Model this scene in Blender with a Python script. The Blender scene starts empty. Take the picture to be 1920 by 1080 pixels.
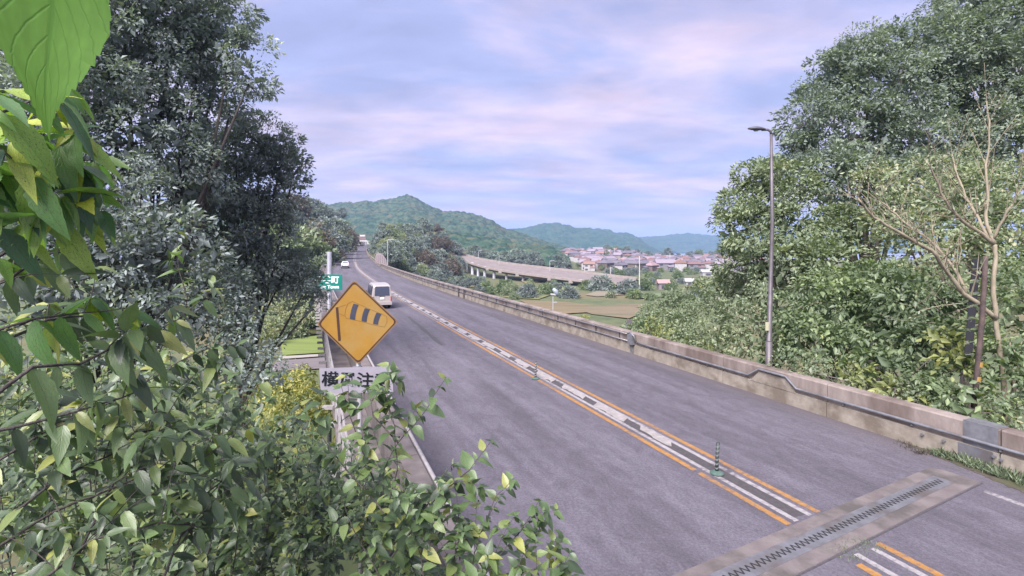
import bpy, math, random
import numpy as np
from mathutils import Vector, Matrix

# ------------------------------------------------------------------ camera, world, sun, exposure
C = bpy.context.scene
COL = C.collection
R_ = random.Random(7)
rng = np.random.default_rng(11)
F, CX, HY, EYE = 950.0, 960.0, 465.0, 4.5          # focal length in photo pixels, centre column, horizon row, eye height

cam_d = bpy.data.cameras.new('camera')
cam = bpy.data.objects.new('camera', cam_d)
COL.objects.link(cam)
cam.location = (0, 0, EYE)
cam.rotation_euler = (math.radians(90), 0, 0)
cam_d.sensor_width = 36
cam_d.lens = 36 * F / 1920
cam_d.shift_y = -(540 - HY) / 1920
cam_d.clip_start = 0.05
cam_d.clip_end = 20000
C.camera = cam

SUN_FROM = Vector((-0.30, -0.62, 0.74)).normalized()
sun_d = bpy.data.lights.new('sun', 'SUN')
sun_d.energy = 3.8
sun_d.angle = math.radians(40)
sun_d.color = (1.0, 0.93, 0.93)
sun = bpy.data.objects.new('sun', sun_d)
COL.objects.link(sun)
sun.rotation_euler = SUN_FROM.to_track_quat('Z', 'Y').to_euler()

def nd(nt, t, **kw):
    n = nt.nodes.new(t)
    for k, v in kw.items():
        if k in n.inputs:
            n.inputs[k].default_value = v
        else:
            setattr(n, k, v)
    return n

def build_world():
    w = bpy.data.worlds.new('World')
    C.world = w
    w.use_nodes = True
    nt = w.node_tree
    nt.nodes.clear()
    L = nt.links.new
    sky = nd(nt, 'ShaderNodeTexSky', sky_type='NISHITA')
    sky.sun_disc = False
    sky.sun_elevation = math.asin(SUN_FROM.z)
    sky.sun_rotation = math.atan2(SUN_FROM.x, SUN_FROM.y)
    tc = nd(nt, 'ShaderNodeTexCoord')
    sep = nd(nt, 'ShaderNodeSeparateXYZ')
    L(tc.outputs['Generated'], sep.inputs[0])
    zc = nd(nt, 'ShaderNodeMath', operation='MAXIMUM')
    L(sep.outputs['Z'], zc.inputs[0]); zc.inputs[1].default_value = 0.0
    za = nd(nt, 'ShaderNodeMath', operation='ADD')
    L(zc.outputs[0], za.inputs[0]); za.inputs[1].default_value = 0.16
    dx = nd(nt, 'ShaderNodeMath', operation='DIVIDE'); L(sep.outputs['X'], dx.inputs[0]); L(za.outputs[0], dx.inputs[1])
    dy = nd(nt, 'ShaderNodeMath', operation='DIVIDE'); L(sep.outputs['Y'], dy.inputs[0]); L(za.outputs[0], dy.inputs[1])
    cmb = nd(nt, 'ShaderNodeCombineXYZ'); L(dx.outputs[0], cmb.inputs[0]); L(dy.outputs[0], cmb.inputs[1])
    mp = nd(nt, 'ShaderNodeMapping'); L(cmb.outputs[0], mp.inputs['Vector'])
    mp.inputs['Rotation'].default_value = (0, 0, math.radians(-14))
    mp.inputs['Scale'].default_value = (0.75, 1.15, 1)
    mp.inputs['Location'].default_value = (1.7, 0.6, 0)
    n1 = nd(nt, 'ShaderNodeTexNoise', Scale=1.35, Detail=9.0, Roughness=0.58, Distortion=0.25)
    L(mp.outputs[0], n1.inputs['Vector'])
    cr = nd(nt, 'ShaderNodeValToRGB')
    cr.color_ramp.elements[0].position = 0.40; cr.color_ramp.elements[0].color = (0, 0, 0, 1)
    cr.color_ramp.elements[1].position = 0.66; cr.color_ramp.elements[1].color = (1, 1, 1, 1)
    L(n1.outputs['Fac'], cr.inputs['Fac'])
    mp2 = nd(nt, 'ShaderNodeMapping'); L(cmb.outputs[0], mp2.inputs['Vector'])
    mp2.inputs['Scale'].default_value = (1.3, 2.3, 1)
    mp2.inputs['Rotation'].default_value = (0, 0, math.radians(-24))
    n2 = nd(nt, 'ShaderNodeTexNoise', Scale=1.3, Detail=8.0, Roughness=0.55, Distortion=0.4)
    L(mp2.outputs[0], n2.inputs['Vector'])
    # thin veil everywhere (lavender), brighter pinkish banks over it
    k = 1 / 0.1
    veil = nd(nt, 'ShaderNodeMix', data_type='RGBA'); veil.inputs['Factor'].default_value = 0.93
    L(sky.outputs[0], veil.inputs['A']); veil.inputs['B'].default_value = (0.160 * k, 0.175 * k, 0.295 * k, 1)
    bank = nd(nt, 'ShaderNodeMix', data_type='RGBA')
    L(cr.outputs['Color'], bank.inputs['Factor']); L(veil.outputs['Result'], bank.inputs['A'])
    bank.inputs['B'].default_value = (0.305 * k, 0.255 * k, 0.325 * k, 1)
    c2 = nd(nt, 'ShaderNodeMapRange'); L(n2.outputs['Fac'], c2.inputs['Value'])
    c2.inputs['From Min'].default_value = 0.35; c2.inputs['From Max'].default_value = 0.75
    c2.inputs['To Min'].default_value = 0.86; c2.inputs['To Max'].default_value = 1.16
    mul = nd(nt, 'ShaderNodeVectorMath', operation='SCALE')
    L(bank.outputs['Result'], mul.inputs[0]); L(c2.outputs[0], mul.inputs['Scale'])
    bg = nd(nt, 'ShaderNodeBackground'); bg.inputs['Strength'].default_value = 0.1
    L(mul.outputs[0], bg.inputs['Color'])
    out = nd(nt, 'ShaderNodeOutputWorld'); L(bg.outputs[0], out.inputs['Surface'])
build_world()

C.render.engine = 'CYCLES'
C.view_settings.view_transform = 'Standard'
C.view_settings.look = 'None'
C.view_settings.exposure = 1.6
C.view_settings.gamma = 1
C.view_settings.use_curve_mapping = False
C.cycles.max_bounces = 6
C.cycles.diffuse_bounces = 3
C.cycles.transparent_max_bounces = 6
C.cycles.volume_bounces = 1
C.cycles.use_denoising = True

# ------------------------------------------------------------------ helpers
def P(px, py, Y):
    """the place in the world seen at photo pixel (px, py) when it stands Y metres ahead"""
    return Vector(((px - CX) / F * Y, Y, EYE - (py - HY) / F * Y))

def G(px, py, z=0.0):
    """the place seen at a photo pixel when it lies on the level z"""
    Y = F * (EYE - z) / (py - HY)
    return Vector(((px - CX) / F * Y, Y, z))

def tag(o, label=None, cat=None, group=None, kind=None):
    if label: o['label'] = label
    if cat: o['category'] = cat
    if group: o['group'] = group
    if kind: o['kind'] = kind
    return o

def empty(name, loc=(0, 0, 0), rz=0, **kw):
    o = bpy.data.objects.new(name, None)
    COL.objects.link(o)
    o.location = loc
    o.rotation_euler = (0, 0, rz)
    o.empty_display_size = 0.2
    return tag(o, **kw)

def link(name, me, parent=None, m=None):
    o = bpy.data.objects.new(name, me)
    COL.objects.link(o)
    if parent is not None: o.parent = parent
    if m is not None and not me.materials: me.materials.append(m)
    return o

class MB:
    def __init__(self): self.v = []; self.f = []
    def add(self, vs, fs):
        b = len(self.v); self.v += [tuple(x) for x in vs]; self.f += [tuple(b + i for i in f) for f in fs]; return self
    def box(self, c, s, M=None):
        x, y, z = s[0] / 2, s[1] / 2, s[2] / 2
        vs = [Vector((i * x, j * y, k * z)) for i in (-1, 1) for j in (-1, 1) for k in (-1, 1)]
        if M is not None: vs = [M @ v for v in vs]
        c = Vector(c)
        return self.add([v + c for v in vs], [(0, 1, 3, 2), (4, 6, 7, 5), (0, 4, 5, 1), (2, 3, 7, 6), (0, 2, 6, 4), (1, 5, 7, 3)])
    def tube(self, pts, r, n=8, cap=True):
        pts = [Vector(p) for p in pts]
        rs = r if isinstance(r, (list, tuple)) else [r] * len(pts)
        ref = None; vs = []; fs = []
        for i, p in enumerate(pts):
            t = (pts[min(i + 1, len(pts) - 1)] - pts[max(i - 1, 0)])
            t = t.normalized() if t.length > 1e-9 else Vector((0, 0, 1))
            if ref is None: ref = t.orthogonal().normalized()
            a = (ref - t * ref.dot(t))
            a = a.normalized() if a.length > 1e-6 else t.orthogonal().normalized()
            ref = a; b = t.cross(a)
            for k in range(n):
                q = 2 * math.pi * k / n
                vs.append(p + (a * math.cos(q) + b * math.sin(q)) * rs[i])
        for i in range(len(pts) - 1):
            for k in range(n):
                fs.append((i * n + k, i * n + (k + 1) % n, (i + 1) * n + (k + 1) % n, (i + 1) * n + k))
        if cap:
            fs.append(tuple(range(n))[::-1]); fs.append(tuple((len(pts) - 1) * n + k for k in range(n)))
        return self.add(vs, fs)
    def sweep(self, path, prof, closed=True):
        """path: list of (origin, right, up); prof: list of (a,b)"""
        n = len(prof); vs = []; fs = []
        for o, r, u in path:
            for a, b in prof: vs.append(o + r * a + u * b)
        m = n if closed else n - 1
        for i in range(len(path) - 1):
            for k in range(m):
                fs.append((i * n + k, i * n + (k + 1) % n, (i + 1) * n + (k + 1) % n, (i + 1) * n + k))
        if closed:
            fs.append(tuple(range(n))[::-1]); fs.append(tuple((len(path) - 1) * n + k for k in range(n)))
        return self.add(vs, fs)
    def prism(self, poly, n, d):
        """poly: list of Vectors in a plane; extruded by d along n"""
        n = Vector(n); k = len(poly)
        vs = [Vector(p) for p in poly] + [Vector(p) + n * d for p in poly]
        fs = [tuple(range(k))[::-1], tuple(range(k, 2 * k))] + [(i, (i + 1) % k, k + (i + 1) % k, k + i) for i in range(k)]
        return self.add(vs, fs)
    def mesh(self, name, m=None, smooth=False):
        me = bpy.data.meshes.new(name)
        me.from_pydata(self.v, [], self.f)
        me.update()
        if m: me.materials.append(m)
        if smooth: me.shade_smooth()
        return me
    def build(self, name, m, parent=None, smooth=False, fix=True):
        me = self.mesh(name, m, smooth)
        if fix:
            import bmesh
            bm = bmesh.new(); bm.from_mesh(me); bmesh.ops.recalc_face_normals(bm, faces=bm.faces); bm.to_mesh(me); bm.free()
        return link(name, me, parent)

def np_mesh(name, V, Fq, m=None, uv=None, tint=None, smooth=False):
    """V (n,3); Fq (k,3 or 4) int; uv per vertex; tint per vertex"""
    me = bpy.data.meshes.new(name)
    k, w = Fq.shape
    me.vertices.add(len(V)); me.vertices.foreach_set('co', np.ascontiguousarray(V, dtype=np.float32).ravel())
    me.loops.add(k * w); me.loops.foreach_set('vertex_index', np.ascontiguousarray(Fq, dtype=np.int32).ravel())
    me.polygons.add(k)
    me.polygons.foreach_set('loop_start', np.arange(0, k * w, w, dtype=np.int32))
    me.polygons.foreach_set('loop_total', np.full(k, w, dtype=np.int32))
    if smooth: me.polygons.foreach_set('use_smooth', np.ones(k, dtype=bool))
    if uv is not None:
        l = me.uv_layers.new(name='UVMap')
        l.data.foreach_set('uv', np.ascontiguousarray(uv[Fq.ravel()], dtype=np.float32).ravel())
    if tint is not None:
        a = me.attributes.new('tint', 'FLOAT', 'POINT'); a.data.foreach_set('value', np.ascontiguousarray(tint, dtype=np.float32))
    me.update(); me.validate()
    if m: me.materials.append(m)
    return me

# ------------------------------------------------------------------ materials
def lin(c):
    return tuple(c) + (1,)

def surf(name, c1, c2=None, scale=3.0, rough=0.85, bump=0.0, bscale=30.0, metal=0.0, detail=6.0, c3=None, s3=0.3, stretch=None, coords='Object', spec=0.4):
    m = bpy.data.materials.new(name); m.use_nodes = True
    nt = m.node_tree; L = nt.links.new; b = nt.nodes['Principled BSDF']
    b.inputs['Roughness'].default_value = rough; b.inputs['Metallic'].default_value = metal
    b.inputs['Specular IOR Level'].default_value = spec
    tc = nd(nt, 'ShaderNodeTexCoord'); vec = tc.outputs[coords]
    if stretch:
        mp = nd(nt, 'ShaderNodeMapping'); mp.inputs['Scale'].default_value = stretch; L(vec, mp.inputs['Vector']); vec = mp.outputs[0]
    if c2 is None:
        b.inputs['Base Color'].default_value = lin(c1)
    else:
        n = nd(nt, 'ShaderNodeTexNoise', Scale=scale, Detail=detail, Roughness=0.62); L(vec, n.inputs['Vector'])
        r = nd(nt, 'ShaderNodeValToRGB'); L(n.outputs['Fac'], r.inputs['Fac'])
        r.color_ramp.elements[0].position = 0.34; r.color_ramp.elements[0].color = lin(c1)
        r.color_ramp.elements[1].position = 0.66; r.color_ramp.elements[1].color = lin(c2)
        o = r.outputs['Color']
        if c3 is not None:
            n3 = nd(nt, 'ShaderNodeTexNoise', Scale=s3, Detail=5.0, Roughness=0.6); L(vec, n3.inputs['Vector'])
            mr = nd(nt, 'ShaderNodeMapRange'); L(n3.outputs['Fac'], mr.inputs['Value']); mr.inputs['From Min'].default_value = 0.48; mr.inputs['From Max'].default_value = 0.64
            mx = nd(nt, 'ShaderNodeMix', data_type='RGBA'); L(mr.outputs[0], mx.inputs['Factor']); L(o, mx.inputs['A']); mx.inputs['B'].default_value = lin(c3)
            o = mx.outputs['Result']
        L(o, b.inputs['Base Color'])
    if bump:
        nb = nd(nt, 'ShaderNodeTexNoise', Scale=bscale, Detail=5.0, Roughness=0.7); L(vec, nb.inputs['Vector'])
        bp = nd(nt, 'ShaderNodeBump', Strength=bump, Distance=0.02); L(nb.outputs['Fac'], bp.inputs['Height']); L(bp.outputs[0], b.inputs['Normal'])
    return m

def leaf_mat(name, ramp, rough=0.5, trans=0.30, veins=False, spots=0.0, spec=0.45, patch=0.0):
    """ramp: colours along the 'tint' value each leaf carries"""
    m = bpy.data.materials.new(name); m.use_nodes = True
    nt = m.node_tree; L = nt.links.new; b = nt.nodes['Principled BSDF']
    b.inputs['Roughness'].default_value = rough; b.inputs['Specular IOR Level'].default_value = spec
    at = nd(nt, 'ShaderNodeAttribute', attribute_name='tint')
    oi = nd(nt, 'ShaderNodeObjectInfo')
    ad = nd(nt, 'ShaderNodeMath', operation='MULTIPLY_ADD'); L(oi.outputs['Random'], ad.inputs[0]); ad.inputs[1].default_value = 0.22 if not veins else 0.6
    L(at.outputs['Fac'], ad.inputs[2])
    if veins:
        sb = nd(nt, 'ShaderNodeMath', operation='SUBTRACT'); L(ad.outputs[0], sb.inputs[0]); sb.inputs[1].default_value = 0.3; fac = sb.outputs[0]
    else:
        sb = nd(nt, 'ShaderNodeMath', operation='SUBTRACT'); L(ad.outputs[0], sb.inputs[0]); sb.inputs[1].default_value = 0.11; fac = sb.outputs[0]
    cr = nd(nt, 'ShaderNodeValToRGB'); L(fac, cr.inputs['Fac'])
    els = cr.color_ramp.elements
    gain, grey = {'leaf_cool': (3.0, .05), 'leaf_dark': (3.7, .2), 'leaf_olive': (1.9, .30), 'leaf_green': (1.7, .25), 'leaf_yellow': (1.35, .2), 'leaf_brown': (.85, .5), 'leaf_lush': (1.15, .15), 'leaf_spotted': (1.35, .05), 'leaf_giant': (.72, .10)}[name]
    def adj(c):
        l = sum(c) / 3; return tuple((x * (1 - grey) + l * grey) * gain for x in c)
    ramp = [(p, adj(c)) for p, c in ramp]
    for i, (p, c) in enumerate(ramp):
        e = els[i] if i < 2 else els.new(p)
        e.position = p; e.color = lin(c)
    col = cr.outputs['Color']
    if veins:
        uv = nd(nt, 'ShaderNodeUVMap'); sp = nd(nt, 'ShaderNodeSeparateXYZ'); L(uv.outputs[0], sp.inputs[0])
        ab = nd(nt, 'ShaderNodeMath', operation='ABSOLUTE'); L(sp.outputs['X'], ab.inputs[0])
        su = nd(nt, 'ShaderNodeMath', operation='MULTIPLY_ADD'); L(ab.outputs[0], su.inputs[0]); su.inputs[1].default_value = -0.38; L(sp.outputs['Y'], su.inputs[2])
        ml = nd(nt, 'ShaderNodeMath', operation='MULTIPLY'); L(su.outputs[0], ml.inputs[0]); ml.inputs[1].default_value = 8.0
        fr = nd(nt, 'ShaderNodeMath', operation='PINGPONG'); L(ml.outputs[0], fr.inputs[0]); fr.inputs[1].default_value = 0.5
        v1 = nd(nt, 'ShaderNodeMapRange'); L(fr.outputs[0], v1.inputs['Value']); v1.inputs['From Min'].default_value = 0.0; v1.inputs['From Max'].default_value = 0.09
        v1.inputs['To Min'].default_value = 1; v1.inputs['To Max'].default_value = 0
        v2 = nd(nt, 'ShaderNodeMapRange'); L(ab.outputs[0], v2.inputs['Value']); v2.inputs['From Min'].default_value = 0.02; v2.inputs['From Max'].default_value = 0.07
        v2.inputs['To Min'].default_value = 1; v2.inputs['To Max'].default_value = 0
        mxv = nd(nt, 'ShaderNodeMath', operation='MAXIMUM'); L(v1.outputs[0], mxv.inputs[0]); L(v2.outputs[0], mxv.inputs[1])
        nz = nd(nt, 'ShaderNodeTexNoise', Scale=7.0, Detail=4.0); L(uv.outputs[0], nz.inputs['Vector'])
        var = nd(nt, 'ShaderNodeMapRange'); L(nz.outputs['Fac'], var.inputs['Value']); var.inputs['To Min'].default_value = 0.72; var.inputs['To Max'].default_value = 1.3
        sc = nd(nt, 'ShaderNodeVectorMath', operation='SCALE'); L(col, sc.inputs[0]); L(var.outputs[0], sc.inputs['Scale']); col = sc.outputs[0]
        vm = nd(nt, 'ShaderNodeMath', operation='MULTIPLY'); L(mxv.outputs[0], vm.inputs[0]); vm.inputs[1].default_value = 0.35
        mv = nd(nt, 'ShaderNodeMix', data_type='RGBA', blend_type='MULTIPLY'); L(vm.outputs[0], mv.inputs['Factor']); L(col, mv.inputs['A']); mv.inputs['B'].default_value = (0.45, 0.6, 0.5, 1)
        col = mv.outputs['Result']
        bp = nd(nt, 'ShaderNodeBump', Strength=0.35, Distance=0.002); bp.invert = True; L(mxv.outputs[0], bp.inputs['Height']); L(bp.outputs[0], b.inputs['Normal'])
        if spots:
            vo = nd(nt, 'ShaderNodeTexNoise', Scale=26.0, Detail=2.0)
            off = nd(nt, 'ShaderNodeVectorMath', operation='ADD'); L(uv.outputs[0], off.inputs[0]); L(oi.outputs['Random'], off.inputs[1]); L(off.outputs[0], vo.inputs['Vector'])
            sr = nd(nt, 'ShaderNodeMapRange'); L(vo.outputs['Fac'], sr.inputs['Value']); sr.inputs['From Min'].default_value = 0.61; sr.inputs['From Max'].default_value = 0.65
            ms = nd(nt, 'ShaderNodeMix', data_type='RGBA'); mm = nd(nt, 'ShaderNodeMath', operation='MULTIPLY'); L(sr.outputs[0], mm.inputs[0]); mm.inputs[1].default_value = spots
            L(mm.outputs[0], ms.inputs['Factor']); L(col, ms.inputs['A']); ms.inputs['B'].default_value = (0.06, 0.03, 0.012, 1); col = ms.outputs['Result']
    L(col, b.inputs['Base Color'])
    tr = nd(nt, 'ShaderNodeBsdfTranslucent')
    tcm = nd(nt, 'ShaderNodeMix', data_type='RGBA', blend_type='MULTIPLY'); tcm.inputs['Factor'].default_value = 1.0
    L(col, tcm.inputs['A']); tcm.inputs['B'].default_value = (1.5, 1.7, 0.7, 1); L(tcm.outputs['Result'], tr.inputs['Color'])
    mx = nd(nt, 'ShaderNodeMixShader'); mx.inputs[0].default_value = trans
    L(b.outputs[0], mx.inputs[1]); L(tr.outputs[0], mx.inputs[2]); L(mx.outputs[0], nt.nodes['Material Output'].inputs['Surface'])
    return m

M = {}
M['bark'] = surf('bark', (0.075, 0.062, 0.055), (0.16, 0.135, 0.12), scale=9, bump=0.8, bscale=25, stretch=(1, 1, 0.3))
M['bark_pale'] = surf('bark_pale', (0.17, 0.145, 0.100), (0.30, 0.26, 0.185), scale=8, bump=0.6, bscale=25, stretch=(1, 1, 0.3))
M['bark_dark'] = surf('bark_dark', (0.035, 0.03, 0.028), (0.08, 0.07, 0.062), scale=9, bump=0.8, bscale=25)
M['leaf_dark'] = leaf_mat('leaf_dark', [(0.0, (0.034, 0.042, 0.044)), (0.5, (0.056, 0.070, 0.066)), (0.85, (0.070, 0.090, 0.076)), (1.0, (0.09, 0.108, 0.092))], rough=0.5, trans=0.22, spec=0.4)
M['leaf_olive'] = leaf_mat('leaf_olive', [(0.0, (0.050, 0.072, 0.040)), (0.45, (0.095, 0.130, 0.062)), (0.8, (0.135, 0.165, 0.075)), (1.0, (0.17, 0.17, 0.085))], rough=0.45, trans=0.25)
M['leaf_cool'] = leaf_mat('leaf_cool', [(0.0, (0.040, 0.052, 0.046)), (0.45, (0.068, 0.084, 0.066)), (0.8, (0.092, 0.106, 0.080)), (1.0, (0.125, 0.112, 0.085))], rough=0.5, trans=0.25, spec=.35)
M['leaf_green'] = leaf_mat('leaf_green', [(0.0, (0.045, 0.075, 0.035)), (0.5, (0.090, 0.130, 0.055)), (0.85, (0.140, 0.190, 0.065)), (1.0, (0.24, 0.25, 0.07))], rough=0.42, trans=0.28)
M['leaf_yellow'] = leaf_mat('leaf_yellow', [(0.0, (0.13, 0.16, 0.05)), (0.5, (0.23, 0.25, 0.06)), (1.0, (0.42, 0.36, 0.06))], rough=0.5, trans=0.3)
M['leaf_brown'] = leaf_mat('leaf_brown', [(0.0, (0.09, 0.07, 0.045)), (0.5, (0.17, 0.125, 0.075)), (1.0, (0.26, 0.16, 0.08))], rough=0.6, trans=0.2)
M['leaf_lush'] = leaf_mat('leaf_lush', [(0.0, (0.032, 0.055, 0.030)), (0.3, (0.058, 0.105, 0.040)), (0.6, (0.100, 0.168, 0.048)), (0.85, (0.20, 0.23, 0.050)), (1.0, (0.25, 0.27, 0.05))], rough=0.40, trans=0.25, veins=True, spots=0.7, spec=0.6)
M['leaf_spotted'] = leaf_mat('leaf_spotted', [(0.0, (0.035, 0.085, 0.040)), (0.4, (0.075, 0.16, 0.035)), (0.75, (0.16, 0.25, 0.035)), (1.0, (0.27, 0.30, 0.035))], rough=0.42, trans=0.30, veins=True, spots=0.95, spec=0.5)
M['leaf_giant'] = leaf_mat('leaf_giant', [(0.0, (0.13, 0.30, 0.035)), (1.0, (0.17, 0.35, 0.045))], rough=0.5, trans=0.45, veins=True, spots=0.0)

# ------------------------------------------------------------------ the course of the road
_rp = np.array([(-14, 13.835, 0), (0, 8.235, 0), (20, 0.235, 0), (40, -7.75, 0), (60, -15.6, 0), (85, -24.7, 0.0), (110, -33.6, 0.1), (150, -46.6, 0.65), (190, -59.2, 1.15),
                (230, -71.2, 1.75), (290, -89, 3.1), (330, -99.5, 4.3), (400, -117.5, 7.0), (460, -131, 9.6), (520, -140, 12.0)], float)
_yy = np.arange(-14, 520, 1.0)
_xx = np.interp(_yy, _rp[:, 0], _rp[:, 1]); _zz = np.interp(_yy, _rp[:, 0], _rp[:, 2])
_ker = np.exp(-np.linspace(-2, 2, 31) ** 2); _ker /= _ker.sum()
def _sm(a):
    p = np.concatenate([a[0] + (a[1] - a[0]) * np.arange(-15, 0), a, a[-1] + (a[-1] - a[-2]) * np.arange(1, 16)])
    return np.convolve(p, _ker, 'valid')
_xx = _sm(_xx); _zz = _sm(_zz)
_ss = np.concatenate([[0], np.cumsum(np.hypot(np.diff(_xx), 1.0))]); _ss -= np.interp(0, _yy, _ss)
def road(s, n=0.0, h=0.0):
    y = np.interp(s, _ss, _yy); x = np.interp(s, _ss, _xx); z = np.interp(s, _ss, _zz)
    x2 = np.interp(s + .5, _ss, _xx); y2 = np.interp(s + .5, _ss, _yy); x1 = np.interp(s - .5, _ss, _xx); y1 = np.interp(s - .5, _ss, _yy)
    t = Vector((x2 - x1, y2 - y1, 0)).normalized(); r = Vector((t.y, -t.x, 0))
    return Vector((x, y, z)) + r * n + Vector((0, 0, h))
def road_frame(s):
    a = road(s, 0); b = road(s, 1)
    return a, (b - a).normalized(), Vector((0, 0, 1))
def s_of(px, n, h=0.0):
    """distance along the road where the line at lateral offset n crosses photo column px"""
    lo, hi = -2.0, 300.0
    f = lambda s: (lambda p: CX + F * p.x / max(p.y, .1) - px)(road(s, n, h))
    for _ in range(50):
        mid = (lo + hi) / 2
        if f(mid) > 0: lo = mid
        else: hi = mid
    return lo
def srange(a, b, near=1.0):
    out = [a]
    while out[-1] < b - 1e-6:
        out.append(min(b, out[-1] + max(near, abs(out[-1]) * 0.03)))
    return out

RN, LN = 5.14, -5.85        # inner faces of the right and the left parapet

# ------------------------------------------------------------------ terrain
VAL = -10.0
def sst(x, a, b):
    t = np.clip((x - a) / (b - a), 0, 1); return t * t * (3 - 2 * t)
def vnoise(x, y, seed=0):
    xi = np.floor(x).astype(np.int64); yi = np.floor(y).astype(np.int64); fx = x - xi; fy = y - yi
    def h(a, b):
        n = (a * 374761393 + b * 668265263 + seed * 1442695041) & 0x7fffffff
        n = ((n ^ (n >> 13)) * 1274126177) & 0x7fffffff
        return ((n ^ (n >> 16)) & 0xffff) / 65535.0
    u = fx * fx * (3 - 2 * fx); v = fy * fy * (3 - 2 * fy)
    return (h(xi, yi) * (1 - u) + h(xi + 1, yi) * u) * (1 - v) + (h(xi, yi + 1) * (1 - u) + h(xi + 1, yi + 1) * u) * v
def canopy(x, y, cell, seed=0):
    """height 0..1 of rounded crowns on a jittered grid"""
    gx = np.floor(x / cell).astype(np.int64); gy = np.floor(y / cell).astype(np.int64)
    best = np.full(x.shape, -9.0)
    def h(a, b, k):
        n = (a * 73856093 + b * 19349663 + (seed + k) * 83492791) & 0x7fffffff
        n = ((n ^ (n >> 13)) * 1274126177) & 0x7fffffff
        return ((n ^ (n >> 16)) & 0xffff) / 65535.0
    for i in (-1, 0, 1):
        for j in (-1, 0, 1):
            a = gx + i; b = gy + j
            cx = (a + 0.15 + 0.7 * h(a, b, 1)) * cell; cy = (b + 0.15 + 0.7 * h(a, b, 2)) * cell
            r = cell * (0.55 + 0.4 * h(a, b, 3)); top = 0.55 + 0.45 * h(a, b, 4)
            d2 = ((x - cx) ** 2 + (y - cy) ** 2) / r ** 2
            best = np.maximum(best, top * np.sqrt(np.clip(1 - d2, 0, 1)))
    return np.clip(best, 0, 1)
def road_near(x, y):
    xs = x.ravel(); ys = y.ravel(); n = np.empty(xs.size); z = np.empty(xs.size); s = np.empty(xs.size)
    cx = _xx[::2]; cy = _yy[::2]; cz = _zz[::2]; cs = _ss[::2]
    for i in range(0, xs.size, 20000):
        d = (xs[i:i + 20000, None] - cx) ** 2 + (ys[i:i + 20000, None] - cy) ** 2
        k = d.argmin(1); n[i:i + 20000] = np.sqrt(d[np.arange(len(k)), k]); z[i:i + 20000] = cz[k]; s[i:i + 20000] = cs[k]
    return n.reshape(x.shape), z.reshape(x.shape), s.reshape(x.shape)
def height(x, y):
    x = np.asarray(x, float); y = np.asarray(y, float)
    z = np.full(x.shape, VAL)
    z = z + 8.5 * sst(y, 300, 620) * (1 - .75 * sst(x / np.maximum(y, 1), .20, .29)) * sst(-np.abs(x - 90), -330, -150)
    z = z + 12.2 * np.exp(-(((x + 7) / 15) ** 2 + ((y + 4) / 19) ** 2))
    z = z + 11.5 * np.exp(-(((x - 24) / 17) ** 2 + ((y - 6) / 20) ** 2))
    z = z + 5.0 * np.exp(-(((x + 34) / 14) ** 2 + ((y - 18) / 20) ** 2))
    z = z + 15 * np.exp(-(((x + 54) / 15) ** 2 + ((y - 205) / 60) ** 2)) + 16 * np.exp(-(((x + 45) / 16) ** 2 + ((y - 300) / 34) ** 2))
    z = z + 24 * np.exp(-(((x + 95) / 30) ** 2 + ((y - 215) / 75) ** 2))
    z = z + 22 * np.exp(-(((x + 85) / 42) ** 2 + ((y - 360) / 90) ** 2))
    z = z + 30 * np.exp(-(((x + 150) / 60) ** 2 + ((y - 420) / 160) ** 2))
    n, rz, s = road_near(x, y)
    # the carriageway rests on the ground at both ends and bridges the valley between
    on = np.maximum(sst(s, 145, 165), 1 - sst(s, 12, 24))
    bed = rz - 0.5
    near = (1 - sst(n, 7.5, 16)) * on
    z = z * (1 - near) + bed * near
    z = np.where(n < 10.5, np.minimum(z, bed - .5), z)
    z = z + (vnoise(x / 3, y / 3, 5) - .5) * 0.25 * sst(n, 9, 12) * sst(-y, -300, -20)
    z = z - 22 * sst(y, 640, 900)
    return z
def hz(x, y): return float(height(np.array([x]), np.array([y]))[0])

def build_terrain():
    th = np.radians(np.linspace(-115, 115, 520)); r = np.concatenate([[0.0], np.geomspace(0.8, 60, 90)[:-1], np.geomspace(60, 640, 230)[:-1], np.geomspace(640, 5200, 60)])
    T, Rr = np.meshgrid(th, r); X = Rr * np.sin(T); Y = Rr * np.cos(T) 
    Z = height(X, Y)
    V = np.stack([X.ravel(), Y.ravel(), Z.ravel()], 1); w = len(th); h = len(r)
    i = np.arange((h - 1) * (w - 1)); a = (i // (w - 1)) * w + i % (w - 1)
    Fq = np.stack([a, a + w, a + w + 1, a + 1], 1)
    m = surf('ground_cover', (0.055, 0.075, 0.032), (0.105, 0.125, 0.055), scale=0.35, rough=0.95, bump=0.6, bscale=3.0, c3=(0.13, 0.11, 0.055), s3=0.035, detail=9)
    o = link('ground', np_mesh('ground', V, Fq, m, smooth=True)); tag(o, kind='structure')
build_terrain()

def plane_poly(name, pts, m, z, kind='structure', parent=None, thick=0.0):
    mb = MB(); k = len(pts)
    mb.prism([Vector((p.x, p.y, z)) for p in pts], (0, 0, 1), thick or 0.03)
    o = mb.build(name, m, parent)
    if kind: o['kind'] = kind
    return o

# ------------------------------------------------------------------ sea and hills
sea_m = surf('sea_water', (0.20, 0.22, 0.30), (0.26, 0.27, 0.36), scale=0.01, rough=0.25, bump=0.2, bscale=0.4, spec=0.6)
plane_poly('sea', [Vector((-3000, 700, 0)), Vector((5500, 700, 0)), Vector((5500, 7000, 0)), Vector((-3000, 7000, 0))], sea_m, -16.0)

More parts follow.
